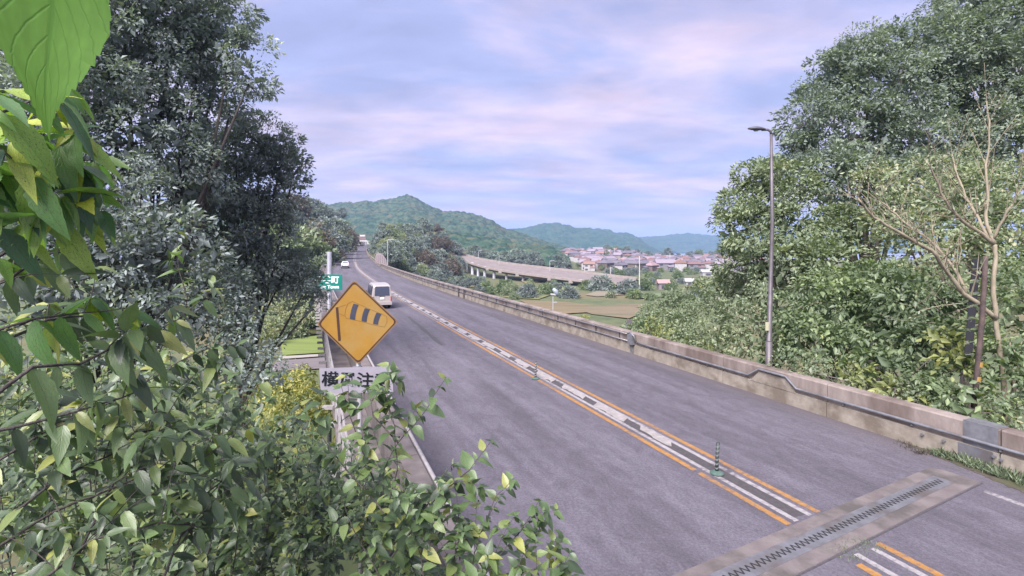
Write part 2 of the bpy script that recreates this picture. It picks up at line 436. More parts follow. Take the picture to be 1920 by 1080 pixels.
def hill_mat(name, a, b, c, s):
    m = bpy.data.materials.new(name); m.use_nodes = True; nt = m.node_tree; L = nt.links.new; bs = nt.nodes['Principled BSDF']; bs.inputs['Roughness'].default_value = .95; bs.inputs['Specular IOR Level'].default_value = .1
    tc = nd(nt, 'ShaderNodeTexCoord'); mp = nd(nt, 'ShaderNodeMapping'); mp.inputs['Scale'].default_value = (1, 1, 1.6); L(tc.outputs['Object'], mp.inputs['Vector'])
    vo = nd(nt, 'ShaderNodeTexVoronoi', Scale=0.13 * s); L(mp.outputs[0], vo.inputs['Vector']); sp = nd(nt, 'ShaderNodeSeparateXYZ'); L(vo.outputs['Color'], sp.inputs[0])
    r = nd(nt, 'ShaderNodeValToRGB'); L(sp.outputs['X'], r.inputs['Fac']); e = r.color_ramp.elements; e[0].color = lin(a); e[1].position = .8; e[1].color = lin(b); q = e.new(1.0); q.color = lin(c)
    nz = nd(nt, 'ShaderNodeTexNoise', Scale=0.02 * s, Detail=6.0, Roughness=.6); L(tc.outputs['Object'], nz.inputs['Vector'])
    mr = nd(nt, 'ShaderNodeMapRange'); L(nz.outputs['Fac'], mr.inputs['Value']); mr.inputs['From Min'].default_value = .56; mr.inputs['From Max'].default_value = .66; mr.inputs['To Max'].default_value = .45
    mx = nd(nt, 'ShaderNodeMix', data_type='RGBA'); L(mr.outputs[0], mx.inputs['Factor']); L(r.outputs[0], mx.inputs['A']); mx.inputs['B'].default_value = lin(c); L(mx.outputs['Result'], bs.inputs['Base Color'])
    return m
def ridge(name, prof, d0, d1, zf, cell, ch, mat, step=2.0, seed=0, spur=0.22, rows=90, wob=0.0):
    px = np.arange(prof[0][0], prof[-1][0] + .1, step); py = np.interp(px, [p[0] for p in prof], [p[1] for p in prof])
    t = np.concatenate([np.linspace(0, 1, rows), np.linspace(1, 1.35, rows // 5)[1:]])
    PX, T = np.meshgrid(px, t); PY = np.meshgrid(py, t)[0]
    D = d0 + (d1 - d0) * T
    X = (PX - CX) / F * D; Y = D * np.ones_like(X)
    zc = EYE - (PY - HY) / F * d1 - ch * 0.8
    rel = np.clip(T, 0, 1); k = np.where(T <= 1, rel ** 0.85, 1 - (T - 1) * 1.6)
    sp = (vnoise(X / (cell * 9), Y / (cell * 16), seed) - .5) * spur * (zc - zf) * 4 * rel * (1 - rel)
    Z = zf + (zc - zf) * k + sp
    Z = Z + ch * canopy(X, Y, cell, seed) * (0.35 + 0.65 * sst(T, 0, .15)) + ch * 0.35 * canopy(X, Y, cell * 0.45, seed + 9)
    V = np.stack([X.ravel(), Y.ravel(), Z.ravel()], 1); w = len(px); h = len(t)
    i = np.arange((h - 1) * (w - 1)); a = (i // (w - 1)) * w + i % (w - 1)
    o = link(name, np_mesh(name, V, np.stack([a, a + 1, a + w + 1, a + w], 1), mat, smooth=False)); tag(o, kind='structure')
    return o
HG = hill_mat('hill_forest_far', (0.022, 0.060, 0.052), (0.045, 0.090, 0.070), (0.055, 0.078, 0.06), 0.4)  # forest greens pushed towards blue, distance haze put into the colour
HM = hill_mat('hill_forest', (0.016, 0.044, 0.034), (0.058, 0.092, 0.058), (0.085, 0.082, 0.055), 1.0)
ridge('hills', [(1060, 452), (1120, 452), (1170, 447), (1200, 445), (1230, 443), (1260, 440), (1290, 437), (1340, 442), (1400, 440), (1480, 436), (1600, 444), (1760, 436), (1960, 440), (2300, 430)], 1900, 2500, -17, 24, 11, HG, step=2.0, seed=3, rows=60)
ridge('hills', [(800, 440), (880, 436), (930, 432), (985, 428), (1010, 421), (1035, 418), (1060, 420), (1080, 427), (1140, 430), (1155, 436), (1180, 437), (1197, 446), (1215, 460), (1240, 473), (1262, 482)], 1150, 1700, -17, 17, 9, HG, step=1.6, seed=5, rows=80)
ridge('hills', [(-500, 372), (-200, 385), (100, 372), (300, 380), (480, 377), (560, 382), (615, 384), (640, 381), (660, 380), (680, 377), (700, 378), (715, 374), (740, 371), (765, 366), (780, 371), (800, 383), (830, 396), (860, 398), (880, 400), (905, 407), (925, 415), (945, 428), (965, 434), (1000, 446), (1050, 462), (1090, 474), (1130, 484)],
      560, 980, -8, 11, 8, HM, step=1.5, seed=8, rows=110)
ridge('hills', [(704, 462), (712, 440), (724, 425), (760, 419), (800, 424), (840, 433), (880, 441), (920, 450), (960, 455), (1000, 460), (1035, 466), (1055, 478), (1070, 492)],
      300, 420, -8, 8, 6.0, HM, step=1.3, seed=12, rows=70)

# ------------------------------------------------------------------ road surface, joint, markings
def asphalt():
    m = bpy.data.materials.new('asphalt'); m.use_nodes = True
    nt = m.node_tree; L = nt.links.new; b = nt.nodes['Principled BSDF']; b.inputs['Roughness'].default_value = 0.88
    uv = nd(nt, 'ShaderNodeUVMap'); tc = nd(nt, 'ShaderNodeTexCoord')
    # fine aggregate
    n1 = nd(nt, 'ShaderNodeTexNoise', Scale=22.0, Detail=8.0, Roughness=0.85); L(tc.outputs['Object'], n1.inputs['Vector'])
    r1 = nd(nt, 'ShaderNodeValToRGB'); L(n1.outputs['Fac'], r1.inputs['Fac'])
    r1.color_ramp.elements[0].position = 0.33; r1.color_ramp.elements[0].color = (0.046, 0.043, 0.054, 1)
    r1.color_ramp.elements[1].position = 0.67; r1.color_ramp.elements[1].color = (0.130, 0.119, 0.143, 1)
    # long streaks and worn bands along the carriageway
    mp = nd(nt, 'ShaderNodeMapping'); L(uv.outputs[0], mp.inputs['Vector']); mp.inputs['Scale'].default_value = (1.1, 0.07, 1)
    n2 = nd(nt, 'ShaderNodeTexNoise', Scale=1.0, Detail=7.0, Roughness=0.62, Distortion=0.4); L(mp.outputs[0], n2.inputs['Vector'])
    m2 = nd(nt, 'ShaderNodeMapRange'); L(n2.outputs['Fac'], m2.inputs['Value']); m2.inputs['From Min'].default_value = .36; m2.inputs['From Max'].default_value = .64; m2.inputs['To Min'].default_value = .74; m2.inputs['To Max'].default_value = 1.2
    # oblique mottling of the old surface
    mp3 = nd(nt, 'ShaderNodeMapping'); L(uv.outputs[0], mp3.inputs['Vector']); mp3.inputs['Scale'].default_value = (1.6, 0.8, 1); mp3.inputs['Rotation'].default_value = (0, 0, 0.5)
    n3 = nd(nt, 'ShaderNodeTexNoise', Scale=1.9, Detail=9.0, Roughness=0.76, Distortion=1.0); L(mp3.outputs[0], n3.inputs['Vector'])
    m3 = nd(nt, 'ShaderNodeMapRange'); L(n3.outputs['Fac'], m3.inputs['Value']); m3.inputs['From Min'].default_value = .36; m3.inputs['From Max'].default_value = .64; m3.inputs['To Min'].default_value = .80; m3.inputs['To Max'].default_value = 1.20
    # dirt towards the kerbs
    sp = nd(nt, 'ShaderNodeSeparateXYZ'); L(uv.outputs[0], sp.inputs[0])
    e1 = nd(nt, 'ShaderNodeMapRange'); L(sp.outputs['X'], e1.inputs['Value']); e1.inputs['From Min'].default_value = 4.1; e1.inputs['From Max'].default_value = 5.1
    en = nd(nt, 'ShaderNodeMath', operation='MULTIPLY'); L(e1.outputs[0], en.inputs[0]); L(n3.outputs['Fac'], en.inputs[1])
    s1 = nd(nt, 'ShaderNodeMath', operation='MULTIPLY'); L(m2.outputs[0], s1.inputs[0]); L(m3.outputs[0], s1.inputs[1])
    sc = nd(nt, 'ShaderNodeVectorMath', operation='SCALE'); L(r1.outputs[0], sc.inputs[0]); L(s1.outputs[0], sc.inputs['Scale'])
    mx = nd(nt, 'ShaderNodeMix', data_type='RGBA'); L(en.outputs[0], mx.inputs['Factor']); L(sc.outputs[0], mx.inputs['A']); mx.inputs['B'].default_value = (0.060, 0.048, 0.045, 1)
    # thin cracks
    vo = nd(nt, 'ShaderNodeTexVoronoi', feature='DISTANCE_TO_EDGE', Scale=0.55)
    dn = nd(nt, 'ShaderNodeTexNoise', Scale=1.2, Detail=5.0); L(uv.outputs[0], dn.inputs['Vector'])
    av = nd(nt, 'ShaderNodeVectorMath', operation='ADD'); L(uv.outputs[0], av.inputs[0]); L(dn.outputs['Color'], av.inputs[1]); L(av.outputs[0], vo.inputs['Vector'])
    ck = nd(nt, 'ShaderNodeMapRange'); L(vo.outputs['Distance'], ck.inputs['Value']); ck.inputs['From Max'].default_value = 0.012; ck.inputs['To Min'].default_value = 0.72; ck.inputs['To Max'].default_value = 1.0
    gate = nd(nt, 'ShaderNodeMapRange'); L(n3.outputs['Fac'], gate.inputs['Value']); gate.inputs['From Min'].default_value = .36; gate.inputs['From Max'].default_value = .42
    gm = nd(nt, 'ShaderNodeMix', data_type='FLOAT'); L(gate.outputs[0], gm.inputs['Factor']); L(ck.outputs[0], gm.inputs['A']); gm.inputs['B'].default_value = 1.0
    s2 = nd(nt, 'ShaderNodeVectorMath', operation='SCALE'); L(mx.outputs['Result'], s2.inputs[0]); L(gm.outputs['Result'], s2.inputs['Scale'])
    L(s2.outputs[0], b.inputs['Base Color'])
    bp = nd(nt, 'ShaderNodeBump', Strength=0.7, Distance=0.012); L(n1.outputs['Fac'], bp.inputs['Height']); L(bp.outputs[0], b.inputs['Normal'])
    return m
M['asphalt'] = asphalt()
M['concrete'] = surf('concrete', (0.151, 0.125, 0.109), (0.256, 0.218, 0.196), scale=2.2, bump=0.5, bscale=14, c3=(0.113, 0.087, 0.075), s3=0.8, stretch=(1, 1, 0.35))
M['concrete_lower'] = surf('concrete_lower', (0.188, 0.163, 0.132), (0.278, 0.251, 0.209), scale=3.0, bump=0.5, bscale=14, c3=(0.139, 0.115, 0.091), s3=1.3)
M['concrete_new'] = surf('concrete_new', (0.112, 0.094, 0.093), (0.156, 0.138, 0.132), scale=2.5, bump=0.3, bscale=20, c3=(0.074, 0.067, 0.063), s3=1.1)
def paint(name, c1, c2, base, wear):
    m = surf(name, c1, c2, scale=8, bump=0.5, bscale=40); nt = m.node_tree; L = nt.links.new; b = nt.nodes['Principled BSDF']
    col = b.inputs['Base Color'].links[0].from_socket; uv = nd(nt, 'ShaderNodeUVMap')
    mp = nd(nt, 'ShaderNodeMapping'); mp.inputs['Scale'].default_value = (5, 11, 1); mp.inputs['Rotation'].default_value = (0, 0, .12); L(uv.outputs[0], mp.inputs['Vector'])
    n = nd(nt, 'ShaderNodeTexNoise', Scale=1.0, Detail=5.0, Roughness=.7); L(mp.outputs[0], n.inputs['Vector'])
    n2 = nd(nt, 'ShaderNodeTexNoise', Scale=.35, Detail=2.0); L(uv.outputs[0], n2.inputs['Vector'])
    ad = nd(nt, 'ShaderNodeMath', operation='MULTIPLY_ADD'); L(n2.outputs['Fac'], ad.inputs[0]); ad.inputs[1].default_value = .8; L(n.outputs['Fac'], ad.inputs[2])
    mr = nd(nt, 'ShaderNodeMapRange'); L(ad.outputs[0], mr.inputs['Value']); mr.inputs['From Min'].default_value = wear; mr.inputs['From Max'].default_value = wear + .22; mr.inputs['To Max'].default_value = .9
    mx = nd(nt, 'ShaderNodeMix', data_type='RGBA'); L(mr.outputs[0], mx.inputs['Factor']); L(col, mx.inputs['A']); mx.inputs['B'].default_value = lin(base); L(mx.outputs['Result'], b.inputs['Base Color'])
    return m
M['yellow_paint'] = paint('yellow_paint', (0.250, 0.120, 0.030), (0.320, 0.170, 0.052), (0.111, 0.088, 0.088), .86)
M['yellow_worn'] = paint('yellow_worn', (0.22, 0.14, 0.07), (0.28, 0.19, 0.10), (0.13, 0.11, 0.11), .74)
M['white_paint'] = paint('white_paint', (0.227, 0.214, 0.218), (0.296, 0.284, 0.287), (0.087, 0.078, 0.087), .88)
M['white_worn'] = surf('white_worn', (0.194, 0.180, 0.174), (0.300, 0.281, 0.271), scale=5, bump=0.5, bscale=30)
M['sealant'] = surf('sealant', (0.044, 0.040, 0.044), (0.070, 0.065, 0.067), scale=12, bump=0.3)
M['galv'] = surf('galvanised', (0.174, 0.180, 0.197), (0.255, 0.261, 0.279), scale=6, rough=0.45, metal=0.5, c3=(0.145, 0.139, 0.139), s3=2)
M['steel_joint'] = surf('steel_joint', (0.138, 0.141, 0.158), (0.194, 0.197, 0.215), scale=4, rough=0.5, metal=0.35, c3=(0.122, 0.107, 0.102), s3=1.5)
M['gap'] = surf('gap_dark', (0.018, 0.018, 0.02))
M['dirt'] = surf('dirt', (0.052, 0.044, 0.035), (0.099, 0.081, 0.064), scale=5, bump=0.8, bscale=20, c3=(0.058, 0.064, 0.029), s3=1.6)

def ribbon_mesh(name, s_list, n0, n1, h, m, cols=1, uv=True):
    V = []; UV = []
    for s in s_list:
        for c in range(cols + 1):
            n = n0 + (n1 - n0) * c / cols
            V.append(road(s, n, h)); UV.append((n, s))
    V = np.array([tuple(v) for v in V]); UV = np.array(UV); w = cols + 1
    q = [(i * w + c, i * w + c + 1, (i + 1) * w + c + 1, (i + 1) * w + c) for i in range(len(s_list) - 1) for c in range(cols)]
    return np_mesh(name, V, np.array(q), m, uv=UV)

road_o = link('road', ribbon_mesh('road', srange(-12, 480, 1.0), -5.84, 5.9, 0, M['asphalt'], cols=4)); tag(road_o, kind='structure')

# expansion joint: a skewed line across the road
JA, JB = Vector((2.2, 6.95, 0)), Vector((8.50, 10.35, 0))
jd = (JB - JA).normalized(); jn = Vector((jd.y, -jd.x, 0))          # jn points towards the camera side
j0 = -7.2; j1 = (JB - JA).length + 0.02
def jp(t, w, h=0.0): return JA + jd * t + jn * w + Vector((0, 0, h))
JW = 0.78
mb = MB(); mb.prism([jp(j0, 0), jp(j1, 0), jp(j1 + 0.15, 0.18), jp(j1 + .12, JW), jp(j0, JW + .02)], (0, 0, 1), 0.006); mb.build('joint_concrete', M['concrete_new'], road_o)
mb = MB(); mb.prism([jp(j0, .225, .006), jp(j1 - .35, .225, .006), jp(j1 - .35, .555, .006), jp(j0, .555, .006)], (0, 0, 1), 0.004); mb.build('joint_steel', M['steel_joint'], road_o)
mb = MB(); pts = []
tt = j0 + .1; zz_top = []; 
# dark saw-tooth gap between the two combs
up = []; dn_ = []
k = 0; tooth = 0.115
while tt < j1 - .45:
    up.append(jp(tt, .33 if k % 2 == 0 else .452, .0115)); dn_.append(jp(tt + .012, .352 if k % 2 == 0 else .474, .0115)); tt += tooth / 2; k += 1
V = [tuple(a) for a in up] + [tuple(a) for a in dn_]; n_ = len(up)
def thick_strip(up, dn, w):
    mb = MB()
    for i in range(len(up) - 1):
        a, b = up[i], up[i + 1]; d = (b - a); q = Vector((-d.y, d.x, 0)).normalized() * w
        mb.prism([a - q, b - q, b + q, a + q], (0, 0, 1), 0.002 + (i % 2) * 0.0007)
    return mb
thick_strip(up, dn_, 0.011).build('comb_gap', M['gap'], road_o)
# teeth pieces are cut by the gap; a row of bolts beside it
# dark sealing line along the nearer concrete edge
mb = MB(); mb.prism([jp(j0, JW + .021, .001), jp(j1 + .12, JW + .021, .001), jp(j1 + .12, JW + .05, .001), jp(j0, JW + .05, .001)], (0, 0, 1), 0.004); mb.build('joint_sealant', M['sealant'], road_o)

# markings: cut where the joint crosses
def line_strip(name, n, w, s0, s1, m, h=0.004, jag=0.006, worn=0.0, seed=0):
    r = random.Random(seed); s = s0
    mb = MB(); a = []; pieces = []
    cur = []
    worn *= .12
    while s < s1 + 1e-6:
        st = 0.06 if s < 22 else (0.25 if s < 60 else 2.5)
        amp = jag if s < 60 else 0
        if s < 50 and r.random() < worn and len(cur) > 4:
            pieces.append(cur); cur = []; s += r.uniform(0.05, 0.15); continue
        cur.append((s, n - w / 2 + r.uniform(-amp, amp), n + w / 2 + r.uniform(-amp, amp))); s += st
    pieces.append(cur); uvs = []
    for pc in pieces:
        if len(pc) < 2: continue
        top = [road(q, a_, h) for q, a_, b_ in pc] + [road(q, b_, h) for q, a_, b_ in reversed(pc)]
        k = len(pc); vs = []
        for q, a_, b_ in pc: vs += [road(q, a_, h), road(q, b_, h)]; uvs.extend([(a_, q), (b_, q)])
        mb.add(vs, [(2 * i, 2 * i + 1, 2 * i + 3, 2 * i + 2) for i in range(k - 1)])
    V = np.array(mb.v); o = link(name, np_mesh(name, V, np.array(mb.f), m, uv=np.array(uvs)), road_o)
    return o
def s_joint(n, w):
    """where the lateral line n meets the joint edge w"""
    best = None
    for i in range(0, 2400):
        s = 2 + i * 0.005; p = road(s, n)
        if (p - JA).dot(jn) <= w: return s
    return 8
for nm, n, w, mt, wn in (('yellow_line', -0.40, .125, 'yellow_paint', .03), ('yellow_line', 0.40, .125, 'yellow_paint', .02), ('white_line', -0.185, .105, 'white_paint', .07), ('white_line', 0.185, .105, 'white_paint', .07)):
    far_m = M['yellow_worn'] if 'yellow' in nm else M['white_paint']
    line_strip(nm, n, w, s_joint(n, -0.02) + .02, 34, M[mt], worn=wn, seed=int(n * 100) + 60)
    line_strip(nm, n, w, 34.05, 330, far_m, worn=wn, seed=int(n * 100) + 61)
    line_strip(nm, n, w, -3, s_joint(n, JW + .06) - 0.07 - (0.12 if abs(n) > .3 and n < 0 else 0), M[mt], worn=.01, seed=int(n * 100) + 90)
line_strip('white_line', 3.95, .13, -3, s_joint(3.95, JW + .06) - .1, M['white_paint'], worn=.01, seed=5)
# dark sealed strip between the white lines and the broken white plates of worn paint on it
link('centre_strip', ribbon_mesh('centre_strip', srange(s_joint(0, -.02) + .1, 60, .5), -0.125, 0.125, 0.0035, M['sealant']), road_o)
r = random.Random(4)
s = 12.6
while s < 150:
    Lp = r.uniform(1.0, 1.7) if s < 40 else r.uniform(1.4, 2.2)
    wd = r.uniform(.13, .20)
    pts = []
    k = 9
    for i in range(k): pts.append(road(s + Lp * i / (k - 1), wd * (0.65 + .45 * r.random()) + .03, .009))
    for i in range(k): pts.append(road(s + Lp * (1 - i / (k - 1)) - .25, -wd * (0.45 + .6 * r.random()) + .03, .009))
    mb = MB(); mb.prism(pts, (0, 0, 1), .012 if s > 24 else .008); mb.build('paint_plate', M['white_worn'] if s < 28 else M['white_paint'], road_o)
    s += Lp + (r.uniform(.5, .9) if s < 60 else .3)
# dark skid patch and repair strip in the left lane
M['repair'] = surf('asphalt_repair', (0.049, 0.047, 0.051), (0.076, 0.070, 0.076), scale=20, bump=0.4)
mb = MB(); pts = []
for i in range(11): pts.append(road(26 + i * 1.05, -1.9 + .10 * r.random() + .03 * i, .003))
for i in range(11): pts.append(road(26 + (10 - i) * 1.05, -2.07 + .08 * r.random() + .03 * (10 - i), .003))
mb.prism(pts, (0, 0, 1), .002); mb.build('repair_patch', M['repair'], road_o)
SD = s_of(1690, RN, 0)
# gutter dirt at the foot of the right parapet
mb = MB(); pts = [road(s, RN + .02, .002) for s in np.arange(-4, SD + .05, .3)] + [road(s, RN - (.12 + .6 * float(vnoise(np.array([s * 1.1]), np.array([3.]), 4)[0]) + .10 * r.random()) * min(1, (SD + .1 - s) / 2.0), .002) for s in np.arange(SD, -4.1, -.05)]
mb.prism(pts, (0, 0, 1), .006); mb.build('gutter_dirt', M['dirt'], road_o)
del pts

# ------------------------------------------------------------------ bridge deck under the road and its piers
deck = empty('road_bridge', road(60, 0), 0, label='long concrete road bridge deck carrying the main carriageway over the valley', cat='bridge')
def rel(o):
    o.matrix_parent_inverse = Matrix.Translation(-o.parent.location) if o.parent else Matrix()
    return o
mb = MB(); path = [road_frame(s) for s in srange(18, 160, 3)]
mb.sweep(path, [(-6.9, -.02 - .01), (-6.9, -.5), (-5.2, -.75), (-3.5, -1.9), (3.5, -1.9), (5.0, -.75), (5.75, -.5), (5.75, -.03)])
rel(mb.build('deck', M['concrete_new'], deck))
for s in (34, 62, 92, 122, 150):
    a, rr, u = road_frame(s); mb = MB()
    gz = hz(a.x, a.y) - 1
    Mz = Matrix.Rotation(math.atan2(-rr.x, rr.y) + math.pi / 2, 3, 'Z')
    mb.box((a.x, a.y, (a.z - 1.9 + gz) / 2), (5.4, 1.6, a.z - 1.92 - gz), Mz); rel(mb.build('pier', M['concrete_new'], deck))

# ------------------------------------------------------------------ right parapet
bar = empty('concrete_parapet', road(10, RN), 0, label='weathered concrete parapet along the right side of the main road with grey pipes', cat='barrier')
PH, PT = 0.87, 0.38
prof_hi = [(0.0, 0.42), (0.03, PH - .03), (.06, PH), (PT, PH), (PT, 0.0), (PT, -.5), (.02, -.5), (.02, .42)]
sj = s_of(1355, RN, .5)
panel = 3.65; s = sj - panel * 5
while s < 330:
    e = s + panel * (1 if s < 70 else 3)
    a, b = s + .012, e - .012
    pth = [road_frame(q) for q in (np.linspace(a, b, 3))]
    mb = MB(); mb.sweep(pth, [(RN + .035, .40), (RN + .035, PH - .03), (RN + .06, PH), (RN + PT, PH), (RN + PT, .40)]); rel(mb.build('wall_panel', M['concrete'], bar))
    mb = MB(); mb.sweep(pth, [(RN, -.45), (RN, .38), (RN + .03, .40 - .003), (RN + PT, .40 - .003), (RN + PT, -.45)]); rel(mb.build('wall_footing', M['concrete_lower'], bar))
    s = e
s_tr = s_of(1475, RN, .7); s_tl = s_of(1425, RN, .7); s_br = s_of(1495, RN, .5); s_bl = s_of(1405, RN, .5); s_box = s_of(1187, RN, .5)
def rpath(lst, n): return [road(a, n, b) for a, b in lst]
pl = [(-4, .53)] + [(q, .53) for q in np.arange(-2, s_br, 2.5)] + [(s_br, .53), (s_tr, .795), (s_tl, .80), (s_bl, .53)] + [(q, .53) for q in np.arange(s_bl + 1, s_box - .5, 2)] + [(s_box - .3, .53)]
mb = MB(); mb.tube(rpath(pl, RN - .045), .036, 8); rel(mb.build('conduit_pipe', M['galv'], bar, smooth=True))
# raised block behind the pipe's detour
mb = MB(); q = [(s_br + .05, .385), (s_tr + .02, .77), (s_tl - .02, .775), (s_bl - .05, .385)]
mb.prism([road(a, RN - .012, b) for a, b in q], road_frame(s_tr)[1], .04); rel(mb.build('patch_block', M['concrete_lower'], bar))
for hh in (.50, .79):
    pl = [(qq, hh) for qq in srange(s_box + .3, 170, 2)]
    mb = MB(); mb.tube(rpath(pl, RN - .05), .032, 6); rel(mb.build('rail_pipe', M['galv'], bar, smooth=True))
# brackets: short dark clips
qs = list(np.arange(0.8, s_box, 1.6)) + list(np.arange(s_box + 1, 90, 2.0))
for qq in qs:
    if s_tl - 1.6 > 0 and s_br - .2 < qq < s_bl + .2: continue
    a, rr, u = road_frame(qq)
    mb = MB(); mb.box(road(qq, RN - .02, .50), (.05, .035, .11), Matrix.Rotation(math.atan2(rr.y, rr.x), 3, 'Z'))
    if qq > s_box: mb.box(road(qq, RN - .02, .66), (.04, .03, .34), Matrix.Rotation(math.atan2(rr.y, rr.x), 3, 'Z'))
    rel(mb.build('pipe_bracket', M['sealant'] if qq > s_box else M['galv'], bar))
# junction box with bent conduits
a, rr, u = road_frame(s_box); Mz = Matrix.Rotation(math.atan2(rr.y, rr.x), 3, 'Z')
mb = MB(); mb.box(road(s_box, RN - .1, .62), (.18, .30, .42), Mz); mb.box(road(s_box + .02, RN - .05, .2), (.07, .10, .42), Mz); rel(mb.build('junction_box', M['galv'], bar))
mb = MB(); mb.tube([road(s_box - .3, RN - .05, .53), road(s_box - .25, RN - .14, .8), road(s_box, RN - .16, .93), road(s_box + .25, RN - .14, .8)], .03, 6); rel(mb.build('conduit_elbow', M['galv'], bar, smooth=True))
sb2 = s_of(866, RN, .5)
for d in (-.9, .9):
    mb = MB(); mb.box(road(sb2 + d, RN - .06, .42), (.10, .12, .84), Mz); rel(mb.build('cover_strip', M['sealant'], bar))
# grey steel cover plates over the gap by the joint
sa, sb = s_of(1870, RN, .6), s_of(1805, RN, .6)
pth = [road_frame(q) for q in (sa, sb)]
mb = MB(); mb.sweep(pth, [(RN + .02, .40), (RN + .02, PH + .012), (RN + PT + .02, PH + .012), (RN + PT + .02, PH + .004), (RN + .032, PH + .003), (RN + .032, .40)]); rel(mb.build('cover_plate', M['galv'], bar))
sa2, sb2_ = s_of(1862, RN, .2), s_of(1797, RN, .2)
mb = MB(); mb.sweep([road_frame(q) for q in (sa2, sb2_)], [(RN - .012, -.02), (RN - .012, .385), (RN - .001, .385), (RN - .001, -.02)]); rel(mb.build('cover_plate', M['steel_joint'], bar))
# dark slits at the panel joints, small reflectors
for px, h in ((1732, .33), (1772, .33), (1867, .33), (1880, .30)):
    sx = s_of(px, RN, h); a, rr, u = road_frame(sx)
    mb = MB(); c = road(sx, RN - .03, h); mb.tube([c, c - rr * .05], .032, 10); rel(mb.build('reflector', M['galv'], bar))

# ------------------------------------------------------------------ left parapet, walkway and outer railing
lb = empty('concrete_parapet', road(20, LN), 0, label='low concrete parapet on the left side of the main road beside the warning sign', cat='barrier')
s = 1.0
while s < 330:
    e = s + panel * (1 if s < 70 else 3)
    pth = [road_frame(q) for q in np.linspace(s + .012, e - .012, 3)]
    mb = MB(); mb.sweep(pth, [(LN, -.4), (LN, PH - .02), (LN - .03, PH), (LN - .35, PH), (LN - .35, -.4)]); rel(mb.build('wall_panel', M['concrete_new'], lb)); s = e
mb = MB(); mb.tube([road(q, LN + .06, PH - .06) for q in srange(1, 170, 2)], .04, 7); rel(mb.build('rail_pipe', M['white_paint'], lb, smooth=True))
walk = empty('inspection_walkway', road(30, LN - .8), 0, label='narrow outer walkway with thin pale railing beside the left parapet', cat='walkway')
mb = MB(); mb.sweep([road_frame(q) for q in srange(12, 160, 2)], [(LN - .36, .05), (LN - 1.2, .05), (LN - 1.2, -.12), (LN - .36, -.12)]); rel(mb.build('floor_slab', M['concrete_new'], walk))
for hh in (.55, 1.0):
    mb = MB(); mb.tube([road(q, LN - 1.15, hh) for q in srange(12, 150, 2)], .022, 5); rel(mb.build('rail', M['white_paint'], walk))
s = 12.2
while s < 120:
    mb = MB(); p0 = road(s, LN - 1.15, .05); mb.box(p0 + Vector((0, 0, .475)), (.06, .06, .95)); mb.box(road(s, LN - 1.3, .02), (.3, .12, .10)); rel(mb.build('railing_post', M['white_paint'], walk)); s += 1.5

# ------------------------------------------------------------------ delineator posts on the centre strip
def delineator(px, py, label):
    b = G(px, py)
    t = empty('delineator_post', b, 0, label=label, cat='bollard', group='flexible posts on the centre strip')
    mb = MB(); mb.tube([(0, 0, .02), (0, 0, .035), (0, 0, .06), (0, 0, .075)], [.135, .13, .085, .05], 16); mb.build('base', surf('post_base_green', (.045, .085, .07), (.075, .12, .10), scale=10), t)
    mb = MB(); mb.tube([(0, 0, .07), (0.006, 0, .3), (.028, 0, .63)], [.036, .032, .034], 12); mb.build('post', surf('post_rubber', (.035, .045, .042), rough=.5), t, smooth=True)
    # white helical stripes
    mb = MB()
    for k in range(6):
        z0 = .14 + k * .085; pts = []
        for j in range(13):
            a = j / 12 * math.pi * 2; zz = z0 + .035 * math.sin(a + .7); x = .028 * (zz / .63) ** 2
            pts.append(Vector((x + .0365 * math.cos(a), .0365 * math.sin(a), zz)))
        vs = pts + [p + Vector((0, 0, .032)) for p in pts]; mb.add(vs, [(j, j + 1, 14 + j, 13 + j) for j in range(12)])
    mb.build('stripes', M['white_paint'] if 'further' in label else surf('stripe_grey', (.13, .145, .15)), t)
    return t
delineator(1344, 889, 'dark flexible post with a green base nearest to the expansion joint')
delineator(1004, 711, 'flexible post with white spiral stripes further up the centre strip')

